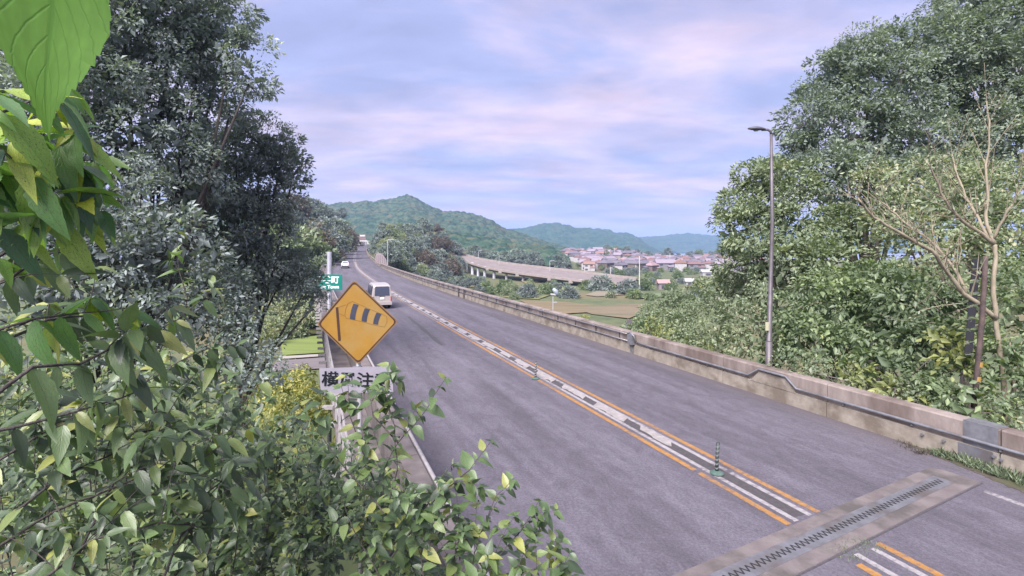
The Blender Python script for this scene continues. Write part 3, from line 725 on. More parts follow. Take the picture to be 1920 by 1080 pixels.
# ------------------------------------------------------------------ street lamp behind the right parapet
def lamp():
    b = P(1441, 700, 16.1); b.z = -1.2
    t = empty('street_lamp', b, 0, label='tall thin street lamp with a single head leaning over the right parapet', cat='street lamp')
    top = P(1446, 252, 16.1) - b; mid = P(1448, 420, 16.1) - b
    met = surf('lamp_metal', (.085, .075, .082), (.13, .12, .128), scale=3, rough=.5, metal=.3)
    j = (P(1442, 640, 16.1) - b)
    mb = MB(); mb.tube([(0, 0, 0), j], [.105, .10], 12); mb.build('lower_pole', met, t, smooth=True)
    mb = MB(); mb.tube([j, j + Vector((0.005, 0, .03)), mid, top], [.10, .078, .058, .042], 12); mb.build('pole', met, t, smooth=True)
    mb = MB(); mb.tube([top, top + Vector((-.02, 0, .10)), top + Vector((-.12, 0, .15)), top + Vector((-.30, 0, .14))], [.04, .04, .038, .036], 10); mb.build('arm', met, t, smooth=True)
    c = top + Vector((-.46, 0, .16)); V = []; Fq = []
    n, mm = 14, 8
    import math as _m
    mb = MB(); rings = []
    for i in range(mm + 1):
        u = i / mm; x = -.27 + .54 * u; w = .115 * _m.sin(_m.pi * min(max(u, .04), .96)) ** .55 + .012; h = .075 * _m.sin(_m.pi * min(max(u, .04), .96)) ** .6 + .01
        rings.append([c + Vector((x, w * _m.cos(2 * _m.pi * k / n), h * (_m.sin(2 * _m.pi * k / n) if _m.sin(2 * _m.pi * k / n) > 0 else .45 * _m.sin(2 * _m.pi * k / n)) + .02 * (1 - u)))  for k in range(n)])
    vs = [v for rg in rings for v in rg]
    fs = [(i * n + k, i * n + (k + 1) % n, (i + 1) * n + (k + 1) % n, (i + 1) * n + k) for i in range(mm) for k in range(n)] + [tuple(range(n)), tuple(mm * n + k for k in range(n))]
    mb.add(vs, fs); mb.build('lamp_head', surf('lamp_head', (.06, .058, .068), (.09, .088, .1), rough=.5), t, smooth=True)
    mb = MB(); mb.tube([c + Vector((-.02, 0, -.03)), c + Vector((-.02, 0, -.055))], [.085, .06], 12); mb.build('glass', surf('lamp_glass', (.16, .17, .20), rough=.2), t)
    sb = P(1438, 612, 16.0) - b; mb = MB(); mb.box(sb, (.10, .04, .26)); mb.build('number_plate', surf('plate_cream', (.34, .33, .22)), t)
lamp()

# ------------------------------------------------------------------ signs
def text_mesh(name, body, size, m, parent, loc, rot, bold=0.0, sx=1.0):
    cu = bpy.data.curves.new(name, 'FONT'); cu.body = body; cu.size = size; cu.extrude = 0.002; cu.offset = bold
    cu.align_x = 'CENTER'; cu.align_y = 'CENTER'
    tmp = bpy.data.objects.new(name + '_tmp', cu); COL.objects.link(tmp)
    dg = bpy.context.evaluated_depsgraph_get(); me = bpy.data.meshes.new_from_object(tmp.evaluated_get(dg))
    bpy.data.objects.remove(tmp); bpy.data.curves.remove(cu); me.name = name
    me.materials.clear(); me.materials.append(m)
    o = link(name, me, parent); o.location = loc; o.rotation_euler = rot; o.scale = (sx, 1, 1)
    return o

def warning_sign():
    Y = 8.0; c = P(670, 604, Y); gz = hz(c.x, c.y)
    t = empty('warning_sign', (c.x + .03, Y + .06, gz), 0, label='yellow diamond crosswind warning sign with a windsock symbol above a grey plate', cat='sign')
    o = lambda px, py, d=0.0: P(px, py, Y) + Vector((0, d - .06 - 0, 0)) - t.location + Vector((0, .06, 0))
    yel = surf('sign_yellow', (.225, .120, .018), (.26, .145, .026), scale=3, rough=.45, c3=(.24, .15, .045), s3=2)
    brn = surf('sign_brown', (.040, .020, .016), (.055, .03, .022), rough=.6, spec=.2); slate = surf('sign_slate', (.030, .034, .052), (.042, .046, .066), rough=.6, spec=.2)
    met = M['galv']
    mb = MB(); mb.tube([(0, .045, -.4), (-.01, .045, 1.0), o(671, 760, .10), o(664, 560, .10)], .038, 10); mb.build('post', surf('post_grey', (.32, .31, .32), (.42, .41, .42), rough=.5, metal=.3), t, smooth=True)
    def rounded(k):
        cs = [Vector(p) for p in ((664.0, 524.5, 0), (747, 603, 0), (672, 684, 0), (594, 608, 0))]
        cen = sum(cs, Vector()) / 4; cs = [cen + (q - cen) * k for q in cs]; out = []
        for i in range(4):
            a, b, d = cs[i - 1], cs[i], cs[(i + 1) % 4]
            u = (a - b).normalized() * 7; v = (d - b).normalized() * 7
            for j in range(5):
                w = j / 4; out.append(b + u * (1 - w) ** 2 + v * w ** 2)
        return out
    A = rounded(1.0)
    mb = MB(); mb.prism([o(q.x, q.y, .0) for q in A], (0, 1, 0), .006); mb.build('plate', yel, t)
    def ring(k0, k1, d, nm, mt):
        a = rounded(k0); b = rounded(k1); n = len(a); mb = MB()
        vs = [o(q.x, q.y, d) for q in a] + [o(q.x, q.y, d) for q in b] + [o(q.x, q.y, d + .0018) for q in a] + [o(q.x, q.y, d + .0018) for q in b]
        fs = []
        for i in range(n):
            j = (i + 1) % n; fs += [(i, j, n + j, n + i), (2 * n + i, 3 * n + i, 3 * n + j, 2 * n + j), (i, 2 * n + i, 2 * n + j, j), (n + i, n + j, 3 * n + j, 3 * n + i)]
        mb.add(vs, fs); mb.build(nm, mt, t)
    ring(1.0, .972, -.006, 'edge_trim', surf('sign_edge', (.13, .075, .03), (.17, .10, .045), rough=.6))
    ring(.968, .925, -.0035, 'border', brn)
    mb = MB(); mb.prism([o(629.5, 576.3, -.004), o(634.2, 575.8, -.004), o(639.2, 638.6, -.004), o(634.4, 639.2, -.004)], (0, 1, 0), .002); mb.build('symbol_pole', brn, t)
    z = lambda u, v: (560 + u / 5.4, 500 + v / 5.4)
    def strip(tl, tr, br, bl, cur):
        L1 = []; L2 = []
        for i in range(7):
            w = i / 6; bow = 4 * w * (1 - w) * cur
            L1.append((tl[0] + (bl[0] - tl[0]) * w + bow * 0, tl[1] + (bl[1] - tl[1]) * w)); L2.append((tr[0] + (br[0] - tr[0]) * w, tr[1] + (br[1] - tr[1]) * w))
        L1 = [(x - 4 * (i / 6) * (1 - i / 6) * cur, y) for i, (x, y) in enumerate(L1)]; L2 = [(x - 4 * (i / 6) * (1 - i / 6) * cur, y) for i, (x, y) in enumerate(L2)]
        pts = L1 + L2[::-1]
        mb = MB(); mb.prism([o(*z(*q), -.004) for q in pts], (0, 1, 0), .002); mb.build('windsock_stripe', slate, t)
    strip((556, 374), (607, 386), (572, 537), (519, 527), 8); strip((672, 418), (722, 434), (688, 560), (638, 550), 8); strip((790, 463), (838, 480), (804, 588), (754, 580), 7)
    # thin outline of the windsock
    def line(pts, nm='windsock_outline'):
        mb = MB(); q = [o(*z(*a), -.002) for a in pts]; mb.tube(q, .0022, 4); mb.build(nm, surf('sign_outline', (.12, .06, .012)), t)
    line([(545, 352), (500, 372), (475, 430), (468, 490), (480, 522), (520, 530), (640, 556), (760, 590), (870, 612), (895, 560), (893, 505), (840, 478), (720, 430), (600, 375), (545, 352)])
    line([(395, 415), (480, 385)]); line([(400, 470), (468, 500)])
    # supplementary plate with black lettering
    mb = MB(); mb.prism([o(598, 691, .012), o(734, 687, .012), o(737, 735, .012), o(601, 739, .012)], (0, 1, 0), .005); mb.build('supplementary_plate', surf('plate_grey', (.20, .19, .225), (.25, .24, .275), scale=3, rough=.5), t)
    cc = o(668, 714, .004)
    text_mesh('lettering', '横風注意', .245, surf('letter_black', (.010, .013, .015), spec=.1), t, cc, (math.radians(90), math.radians(1.7), 0), bold=.004, sx=1.13)
    for q in ((o(668, 690, .05)), (o(668, 737, .05)), o(668, 560, .05), o(670, 650, .05)):
        mb = MB(); mb.box(q, (.13, .07, .03)); mb.build('clamp', M['galv'], t)
warning_sign()

def town_sign():
    Y = 34.0; pb = P(615, 560, Y); gz = hz(pb.x, pb.y)
    t = empty('town_sign', (pb.x, Y, gz), 0, label='green town name sign with white lettering on a pale post behind the yellow diamond sign', cat='sign')
    o = lambda px, py, d=0.0: P(px, py, Y) + Vector((0, d, 0)) - t.location
    grn = surf('sign_green', (.0, .14, .105), (.005, .165, .125), scale=1, rough=.4); wht = surf('sign_white', (.75, .76, .78), rough=.5)
    mb = MB(); mb.prism([o(583, 514), o(641.5, 515), o(641.5, 544), o(583, 544)], (0, 1, 0), .04); mb.build('plate', grn, t)
    text_mesh('lettering', '香美町', .52, wht, t, o(613, 525.5, -.006), (math.radians(90), 0, 0), bold=.012, sx=1.05)
    text_mesh('lettering', 'Kami Town', .33, wht, t, o(614, 538, -.006), (math.radians(90), 0, 0), bold=.008, sx=1.0)
    pst = surf('post_pale', (.17, .175, .21), (.22, .225, .26), rough=.5)
    mb = MB(); mb.tube([(0, .25, -.5), o(615, 472, .25)], .15, 10); mb.build('post', pst, t, smooth=True)
    k = 0
    for py in range(478, 660, 9):
        mb = MB(); mb.tube([o(615, py, .2), o(606, py + .8, .12)], .022, 5); mb.build('step_rung', pst, t)
    for py in (520, 539):
        mb = MB(); mb.box(o(613, py, .08), (1.6, .07, .07)); mb.build('cross_bar', pst, t)
town_sign()

# ------------------------------------------------------------------ vehicles
def van():
    yaw = None
    Y = 36.0; c = G(716.5, 579.5); s = s_of(716.5, -2.6, 0)
    a, rr, u = road_frame(s); fwd = Vector((-rr.y, rr.x, 0))
    t = empty('van', (c.x, c.y, 0), math.atan2(fwd.y, fwd.x) - math.pi / 2, label='beige van with a tall rear window driving away in the left lane', cat='van'); t.scale = (.84, .93, .92)
    body_m = surf('van_paint', (.31, .285, .275), (.34, .315, .30), scale=1, rough=.3, spec=.6); gl = surf('van_glass', (.045, .055, .085), rough=.12, spec=.8)
    dk = surf('van_rubber', (.03, .03, .03)); red = surf('tail_red', (.35, .03, .03), rough=.25)
    W = .86; prof = []
    # cross sections along y (rear 0 -> front 4.5): (y, bottom, top, half width at belt, half width at roof)
    secs = [(0.0, .42, 1.05, W - .04, W - .05), (0.02, .34, 1.80, W - .02, W - .16), (0.12, .30, 1.93, W, W - .14), (1.2, .30, 1.99, W, W - .13), (2.8, .30, 1.97, W, W - .13), (3.5, .30, 1.86, W, W - .16), (4.15, .30, 1.18, W - .03, W - .10), (4.5, .36, .92, W - .12, W - .2)]
    mb = MB(); vs = []
    for y, b, tp, w1, w2 in secs:
        bl = min(1.02, tp - .05)
        ring = [(-w1 + .05, y, b), (-w1, y, b + .12), (-w1, y, bl), (-w2, y, tp - .07), (-w2 + .1, y, tp), (w2 - .1, y, tp), (w2, y, tp - .07), (w1, y, bl), (w1, y, b + .12), (w1 - .05, y, b)]
        vs += ring
    k = 10
    fs = [(i * k + j, i * k + (j + 1) % k, (i + 1) * k + (j + 1) % k, (i + 1) * k + j) for i in range(len(secs) - 1) for j in range(k)] + [tuple(range(k)), tuple((len(secs) - 1) * k + j for j in range(k))]
    mb.add(vs, fs); mb.build('body', body_m, t)
    mb = MB(); mb.prism([Vector((-.64, -.012, 1.08)), Vector((.64, -.012, 1.08)), Vector((.60, .005, 1.76)), Vector((.52, .007, 1.81)), Vector((-.52, .007, 1.81)), Vector((-.60, .005, 1.76))], (0, -1, 0), .012); mb.build('rear_window', gl, t)
    for sx in (-1, 1):
        for y0, y1 in ((.35, 1.5), (1.62, 2.6), (2.72, 3.5)):
            x0 = sx * (W + .004); x1 = sx * (W - .115)
            mb = MB(); mb.prism([Vector((x0, y0, 1.08)), Vector((x0, y1, 1.08)), Vector((x1, y1 - .05, 1.78)), Vector((x1, y0 + .04, 1.80))], (sx, 0, .1), .01); mb.build('side_window', gl, t)
        mb = MB(); mb.box((sx * .78, -.02, .82), (.10, .05, .36)); mb.build('tail_light', red, t)
        mb = MB(); mb.box((sx * (W + .10), 3.55, 1.12), (.13, .12, .24)); mb.build('mirror', dk, t)
        for y in (.85, 3.5):
            w = empty('wheel', (sx * (W - .12), y, .32)); w.parent = t
            mb = MB(); mb.tube([(-.1, 0, 0), (-.09, 0, 0), (.09, 0, 0), (.1, 0, 0)], [.27, .32, .32, .27], 18); mb.build('tyre', dk, w)
            mb = MB(); mb.tube([(sx * .085, 0, 0), (sx * .106, 0, 0)], [.19, .17], 14); mb.build('rim', M['galv'], w)
    mb = MB(); mb.box((0, -.05, .46), (1.66, .16, .24)); mb.build('bumper', body_m, t)
    mb = MB(); mb.box((0, -.026, .86), (.34, .02, .17)); mb.build('licence_plate', surf('plate_white', (.7, .7, .66)), t)
    mb = MB(); mb.box((0, -.02, 1.03), (.5, .02, .03)); mb.build('handle', dk, t)
    mb = MB(); mb.box((0, 2.2, .28), (1.5, 3.9, .14)); mb.build('underbody', dk, t)
van()

def car():
    s = 117; a, rr, u = road_frame(s); p = road(s, -2.55, 0); fwd = Vector((-rr.y, rr.x, 0))
    t = empty('car', p, math.atan2(fwd.y, fwd.x) - math.pi / 2, label='small white car far ahead in the left lane beyond the van', cat='car')
    bm_ = surf('car_paint', (.62, .60, .62), rough=.3, spec=.6); gl = surf('car_glass', (.04, .045, .06), rough=.1); dk = surf('car_rubber', (.03, .03, .03))
    secs = [(0, .35, .85, .76, .72), (.08, .28, 1.05, .80, .70), (.5, .25, 1.42, .82, .60), (1.2, .25, 1.50, .82, .58), (2.2, .25, 1.46, .82, .58), (2.9, .25, 1.02, .82, .70), (3.6, .28, .90, .78, .66), (3.9, .34, .70, .68, .6)]
    vs = []; k = 8
    for y, b, tp, w1, w2 in secs:
        bl = min(.92, tp - .06); vs += [(-w1 + .06, y, b), (-w1, y, b + .15), (-w1, y, bl), (-w2, y, tp), (w2, y, tp), (w1, y, bl), (w1, y, b + .15), (w1 - .06, y, b)]
    mb = MB(); mb.add(vs, [(i * k + j, i * k + (j + 1) % k, (i + 1) * k + (j + 1) % k, (i + 1) * k + j) for i in range(len(secs) - 1) for j in range(k)] + [tuple(range(k)), tuple((len(secs) - 1) * k + j for j in range(k))]); mb.build('body', bm_, t)
    mb = MB(); mb.prism([Vector((-.60, .10, 1.02)), Vector((.60, .10, 1.02)), Vector((.53, .46, 1.38)), Vector((-.53, .46, 1.38))], (0, -.7, .4), .03); mb.build('rear_window', gl, t)
    for sx in (-1, 1):
        mb = MB(); mb.box((sx * .68, -.01, .78), (.14, .06, .16)); mb.build('tail_light', surf('car_tail', (.4, .03, .03)), t)
        mb = MB(); mb.prism([Vector((sx * .83, .6, .95)), Vector((sx * .83, 2.6, .95)), Vector((sx * .62, 2.1, 1.38)), Vector((sx * .64, .8, 1.38))], (sx, 0, .2), .01); mb.build('side_window', gl, t)
        for y in (.7, 3.1):
            mb = MB(); mb.tube([(sx * .62, y, .3), (sx * .83, y, .3)], .3, 14); mb.build('wheel', dk, t)
    mb = MB(); mb.box((0, -.03, .48), (1.5, .10, .2)); mb.build('bumper', dk, t)
car()

# ------------------------------------------------------------------ things beside the far road
def gantry():
    Y = 395.0
    t = empty('sign_gantry', P(682, 462, Y), 0, label='white overhead beam with a brown board across the far end of the road', cat='gantry')
    o = lambda px, py, d=0.0: P(px, py, Y) + Vector((0, d, 0)) - t.location
    wm = surf('gantry_white', (.55, .54, .56)); br = surf('board_brown', (.22, .15, .15))
    def bx(a, b, d, nm, mt):
        mb = MB(); mb.prism([o(a[0], a[1]), o(b[0], a[1]), o(b[0], b[1]), o(a[0], b[1])], (0, 1, 0), d); mb.build(nm, mt, t)
    bx((670, 450.5), (688, 453), 1.2, 'beam', wm); bx((673, 440), (686, 450), .8, 'board', br); bx((675, 440.5), (684.5, 443.5), -.3, 'board_header', wm)
    bx((671, 453.2), (672, 463), .5, 'post', wm); bx((685.5, 453.2), (686.5, 463), .5, 'post', wm); bx((688.3, 451.5), (695, 458), 1.5, 'side_cabinet', wm)
gantry()
def truck():
    s = np.interp(372, _yy, _ss); p = road(s, -1.8, 0)
    t = empty('truck', p, 0, label='white truck under the beam at the far end of the road', cat='truck')
    wm = surf('truck_white', (.58, .57, .58)); dk = surf('truck_dark', (.06, .06, .07))
    mb = MB(); mb.box((0, 3, 2.1), (2.3, 6, 2.6)); mb.build('cargo_box', wm, t)
    mb = MB(); mb.box((0, 7.1, 1.6), (2.1, 1.7, 2.0)); mb.box((0, 7.4, 2.8), (1.9, 1.0, .35)); mb.build('cab', wm, t)
    mb = MB(); mb.box((0, 3.6, .62), (1.9, 7.6, .3)); mb.build('chassis', dk, t)
    for sx in (-1, 1):
        for y in (1.2, 6.6):
            mb = MB(); mb.tube([(sx * .75, y, .45), (sx * 1.05, y, .45)], .45, 12); mb.build('wheel', dk, t)
truck()
def end_panel():
    s = s_of(714, RN, .9); p = road(s, RN + .5, 0)
    t = empty('sound_barrier', p, 0, label='pale rounded-top barrier panel beside the road above the right parapet', cat='barrier')
    Y = p.y; o = lambda px, py, d=0.0: P(px, py, Y) + Vector((0, d, 0)) - t.location
    pts = [(704, 492), (704, 480), (705.5, 476), (709, 474), (714, 475.5), (719, 479), (723, 485), (725.5, 492), (726, 500), (714, 496)]
    mb = MB(); mb.prism([o(*q) for q in pts], (0, 1, 0), .12); mb.build('panel', surf('panel_pink', (.20, .165, .17), (.25, .21, .215), scale=3), t)
    for i in range(6):
        x = 706.5 + i * 3.4; mb = MB(); mb.prism([o(x, 478.5 + max(0, i - 2) * 2.2), o(x + .5, 478.5 + max(0, i - 2) * 2.2), o(x + .5, 495), o(x, 494.5)], (0, -1, 0), .05); mb.build('rib', surf('rib_grey', (.14, .12, .13)), t)
end_panel()
def marker(px0, px1, py0, py1, Y, name, label, m, rnd=False):
    b = P((px0 + px1) / 2, py1, Y); gz = b.z
    t = empty(name, b, 0, label=label, cat='marker')
    w = (px1 - px0) / F * Y / 2; h = (py1 - py0) / F * Y
    if rnd:
        pts = [Vector((w * math.cos(a), 0, h * .6 + h * .4 * math.sin(a))) for a in np.linspace(0, math.pi, 11)] + [Vector((-w, 0, h * .35)), Vector((w, 0, h * .35))]
    else:
        pts = [Vector((-w, 0, h * .1)), Vector((w, 0, h * .1)), Vector((w, 0, h)), Vector((-w, 0, h))]
    mb = MB(); mb.prism(pts, (0, 1, 0), .25); mb.build('board', m, t)
    mb = MB(); mb.tube([(0, .3, -3.0), (0, .3, h * .7)], .07, 6); mb.build('post', M['galv'], t)
marker(628.5, 633, 465, 472, 215, 'marker_board', 'small orange marker board on the left edge of the far bend', surf('orange_board', (.50, .25, .13)))
marker(636, 643.5, 457, 470, 225, 'marker_board', 'white round-topped marker board on the left edge of the far bend', surf('white_board', (.58, .56, .68)), True)

def pole_lamp(px, py0, py1, Y, label, arm=1, group=None):
    b = P(px, py1, Y); top = P(px, py0, Y)
    t = empty('street_lamp', b, 0, label=label, cat='street lamp', group=group)
    h = top.z - b.z
    g = surf('lamp_pole_grey', (.36, .37, .40), rough=.5) if 'lamp_pole_grey' not in bpy.data.materials else bpy.data.materials['lamp_pole_grey']
    mb = MB(); mb.tube([(0, 0, 0), (0, 0, h * .97), (.15 * arm, 0, h)], [.13, .09, .08], 6); mb.build('pole', g, t)
    mb = MB(); mb.box((arm * 1.0, 0, h + .02), (1.7, .3, .16)); mb.build('lamp_head', g, t)
pole_lamp(727, 449, 497, 150, 'slender street lamp beside the road next to the rounded barrier panel')
pole_lamp(897, 470, 484, 250, 'small street lamp near the far end of the viaduct', 1)
pole_lamp(936, 480, 494, 235, 'small street lamp in the middle of the viaduct', 1)
pole_lamp(1031, 489, 509, 205, 'taller street lamp on the viaduct in front of the blue wooded hill', 1)

# ------------------------------------------------------------------ the viaduct in the valley
def viaduct():
    near = [(845, 474, 285), (858, 483, 272), (880, 495, 256), (905, 502.5, 242), (940, 509.5, 228), (980, 515.5, 215), (1030, 522, 203), (1080, 528, 192), (1140, 533, 182), (1165, 534.5, 178)]
    far = [(853, 471, 291), (870, 478, 282), (900, 486.5, 270), (940, 493, 255), (980, 498.5, 243), (1020, 503, 231), (1070, 508.5, 220), (1120, 515, 209), (1170, 521, 199), (1195, 524, 193)]
    def dens(l):
        a = np.array(l, float); t = np.linspace(0, len(l) - 1, 41); return [P(np.interp(q, range(len(l)), a[:, 0]), np.interp(q, range(len(l)), a[:, 1]), np.interp(q, range(len(l)), a[:, 2])) for q in t]
    A = dens(near); B = dens(far)
    t = empty('viaduct', A[20], 0, label='curving concrete viaduct on white piers crossing the valley to the right of the main road', cat='bridge')
    mat = surf('viaduct_concrete', (.15, .125, .12), (.20, .17, .16), scale=.4, bump=0)
    lightm = surf('viaduct_parapet', (.22, .19, .175), (.28, .245, .23), scale=.5)
    mb = MB(); vs = []
    for a, b in zip(A, B): dd = (b - a); dd.z = 0; dd.normalize(); vs += [a + Vector((0, 0, .12)), b, b - Vector((0, 0, 1.3)) - dd * 1.5, a - Vector((0, 0, 1.0)) + dd * 2.0]
    mb.add(vs, [(4 * i + j, 4 * i + (j + 1) % 4, 4 * i + 4 + (j + 1) % 4, 4 * i + 4 + j) for i in range(40) for j in range(4)]); rel(mb.build('deck', mat, t))
    for edge, nm in ((A, 1), (B, -1)):
        mb = MB(); vs = []
        for i, (a, b) in enumerate(zip(A, B)):
            d = (b - a).normalized() * .35; e = a if nm == 1 else b - d; e0 = e + Vector((0, 0, .0))
            vs += [e0, e0 + d, e0 + d + Vector((0, 0, .85)), e0 + Vector((0, 0, .85))]
        mb.add(vs, [(4 * i + j, 4 * i + (j + 1) % 4, 4 * i + 4 + (j + 1) % 4, 4 * i + 4 + j) for i in range(40) for j in range(4)]); rel(mb.build('parapet', lightm, t))
    white = surf('pier_white', (.42, .41, .46), (.50, .49, .54), scale=.8)
    for px, y0, y1, w in ((876, 493, 504, 3.4), (886, 496, 518, 5.6), (896.5, 500, 521, 4.8), (909, 503, 523, 5.6), (926.5, 508, 529, 5.6), (949.5, 511, 530, 4.6), (981, 517, 536, 5.4), (1088, 528, 545, 6.5)):
        Y = np.interp(px, [q[0] for q in near], [q[2] for q in near]) + 5
        a = P(px, y0 - 4, Y); b = P(px, y1, Y); b.z = min(b.z, hz(b.x, b.y) + .2); r_ = w / F * Y / 2
        mb = MB(); mb.tube([b - Vector((0, 0, .5)), b + Vector((0, 0, .01)), a], [r_, r_, r_], 12); rel(mb.build('pier', white, t, smooth=False))
    for px, py in ((914, 505), (938, 510), (970, 516), (1030, 524), (1070, 529)):
        Y = np.interp(px, [q[0] for q in near], [q[2] for q in near]); c = P(px, py, Y); mb = MB(); mb.box(c, (1.6, .8, .9)); rel(mb.build('drain_box', lightm, t))
viaduct()

# ------------------------------------------------------------------ fields and lesser roads on the valley floor
FZ = [0]
def fld(name, pts, c1, c2, z=VAL + .17, stripes=1.2):
    FZ[0] += 1; z = z + FZ[0] * .008; c1 = tuple(q * .62 for q in c1); c2 = tuple(q * .62 for q in c2)
    m = surf(name + '_mat', c1, c2, scale=stripes, rough=.95, bump=.9, bscale=3, stretch=(.12, 1, 1), c3=(tuple(q * .6 + g * .4 for q, g in zip(c1, (.075, .10, .04))) if name == 'field' else None), s3=.35)
    return plane_poly(name, [G(a, b, z) for a, b in pts], m, z, thick=.05)
fld('field', [(526, 641), (612, 626), (640, 645), (640, 659), (560, 664), (530, 666)], (.20, .27, .06), (.27, .35, .09))
fld('path', [(530, 668.5), (645, 661.5), (645, 665), (530, 673)], (.42, .38, .34), (.50, .46, .42))
fld('side_road', [(520, 677), (648, 667.5), (648, 688), (500, 697)], (.20, .175, .185), (.25, .22, .23))
fld('field', [(530, 620), (614, 611), (616, 622), (530, 637)], (.17, .19, .07), (.26, .23, .10))
fld('field', [(1296, 527), (1343, 527), (1349, 540), (1302, 541)], (.27, .28, .055), (.33, .34, .08))
fld('field', [(975, 563), (1060, 566), (1130, 575), (1110, 585), (1060, 588), (1000, 577)], (.20, .155, .085), (.28, .22, .12))
fld('field', [(1105, 574), (1205, 569), (1200, 588), (1180, 597), (1110, 589), (1095, 584)], (.20, .16, .095), (.28, .225, .14))
fld('field', [(1120, 545), (1172, 546), (1190, 551), (1120, 556), (1098, 553)], (.27, .23, .16), (.34, .30, .22))
fld('field', [(940, 557), (1010, 549), (1035, 552), (1010, 561)], (.20, .22, .08), (.27, .27, .11))
fld('field', [(1185, 552), (1240, 549), (1245, 556), (1190, 560)], (.17, .24, .11), (.22, .29, .14))
fld('field', [(975, 526), (1020, 523), (1032, 527), (985, 531)], (.28, .24, .06), (.33, .29, .08))
fld('field', [(1140, 528), (1250, 530), (1255, 533.5), (1140, 533)], (.22, .23, .10), (.28, .28, .14))
fld('side_road', [(1120, 521), (1290, 525), (1290, 527), (1120, 525)], (.32, .28, .25), (.38, .34, .31))

# ------------------------------------------------------------------ houses
def near_mat(name, *a, **k):
    return bpy.data.materials[name] if name in bpy.data.materials else surf(name, *a, **k)
def house_meshes(w, d, h, rh, hip, wallc, roofc, key):
    wallc = tuple(c * .70 for c in wallc); roofc = tuple(c * (.82, .80, .84)[i] for i, c in enumerate(roofc))
    wm = near_mat('house_wall_' + key[0], wallc, tuple(c * .85 for c in wallc), scale=.6)
    rm = near_mat('house_roof_' + key[1], roofc, tuple(c * .75 for c in roofc), scale=2.5, stretch=(1, 4, 4))
    gm = near_mat('house_glass', (.06, .065, .085), rough=.2)
    mb = MB(); mb.box((0, 0, h / 2), (w, d, h)); mb.box((w * .3, -d / 2 - 1.0, h * .27), (w * .42, 2.0, h * .54)); a = mb.mesh('wall', wm)
    e = .55; W, D = w / 2 + e, d / 2 + e; rx = W - (D if hip else 0.0) * .9; rx = max(rx, .4)
    mb = MB(); mb.add([(-W, -D, h), (W, -D, h), (W, D, h), (-W, D, h), (-rx, 0, h + rh), (rx, 0, h + rh), (-W, -D, h - .18), (W, -D, h - .18), (W, D, h - .18), (-W, D, h - .18)],
           [(0, 1, 5, 4), (2, 3, 4, 5), (1, 2, 5), (3, 0, 4), (6, 9, 8, 7), (0, 6, 7, 1), (1, 7, 8, 2), (2, 8, 9, 3), (3, 9, 6, 0)])
    mb.box((0, 0, h + rh + .08), (2 * rx + .3, .4, .25))
    x0, x1 = w * .3 - w * .25, w * .3 + w * .25; yy = -d / 2
    mb.add([(x0, yy - 2.4, h * .54), (x1, yy - 2.4, h * .54), (x1, yy - .02, h * .54 + .9), (x0, yy - .02, h * .54 + .9), (x0, yy - 2.4, h * .54 - .15), (x1, yy - 2.4, h * .54 - .15), (x1, yy - .02, h * .54 + .7), (x0, yy - .02, h * .54 + .7)], [(0, 1, 2, 3), (4, 7, 6, 5), (0, 4, 5, 1), (1, 5, 6, 2), (0, 3, 7, 4)])
    b = mb.mesh('roof', rm)
    wins = []
    for (x, z, ww, hh) in ((-w * .28, h * .25, 1.8, 1.5), (-w * .28, h * .75, 1.8, 1.1), (w * .2, h * .78, 1.8, 1.1)):
        mb = MB(); mb.box((x, -d / 2 - .04, z), (ww, .08, hh)); wins.append(mb.mesh('window', gm))
    return a, b, wins
HT = []
wc = {'cream': (.36, .31, .28), 'white': (.50, .48, .49), 'brown': (.20, .155, .135), 'grey': (.27, .255, .28)}
rc = {'brownred': (.22, .135, .125), 'grey': (.17, .16, .185), 'lilac': (.30, .26, .30), 'orange': (.30, .19, .15), 'pink': (.34, .24, .245)}
combos = [('cream', 'brownred'), ('white', 'grey'), ('brown', 'grey'), ('cream', 'lilac'), ('grey', 'brownred'), ('white', 'orange'), ('brown', 'pink'), ('grey', 'lilac'), ('white', 'brownred'), ('cream', 'grey')]
words = {'brownred': 'reddish brown', 'grey': 'dark grey', 'lilac': 'pale grey', 'orange': 'orange brown', 'pink': 'faded pink'}
for i, (a, b) in enumerate(combos):
    HT.append((house_meshes(7.2 + (i * 37 % 5) * .9, 6 + (i * 13 % 3) * .7, 4.6 + (i % 3) * .7, 2.0 + (i % 4) * .25, i % 2 == 0, wc[a], rc[b], (a, b)), a, b))
hs = []
r = random.Random(21)
spots = []
rows = [(318, 519), (345, 513), (372, 508), (402, 503), (436, 498), (470, 493.5), (510, 489), (550, 485), (590, 481)]
tries = 0
while len(spots) < 215 and tries < 30000:
    tries += 1
    Y = r.uniform(312, 600); px = r.uniform(1058, 1425)
    left = 1100 - (Y - 312) / 288 * 55
    if px < left: continue
    if Y > 520 and px > 1240: continue
    X = (px - CX) / F * Y
    if any((X - a) ** 2 + ((Y - b) * .62) ** 2 < 8.6 ** 2 for a, b in spots): continue
    spots.append((X, Y))
spots.sort(key=lambda q: q[1])
zones = [(1100, 'at the left edge of the town'), (1170, 'in the left half of the town'), (1240, 'in the middle of the town'), (1320, 'in the right half of the town'), (9999, "at the town's right end")]
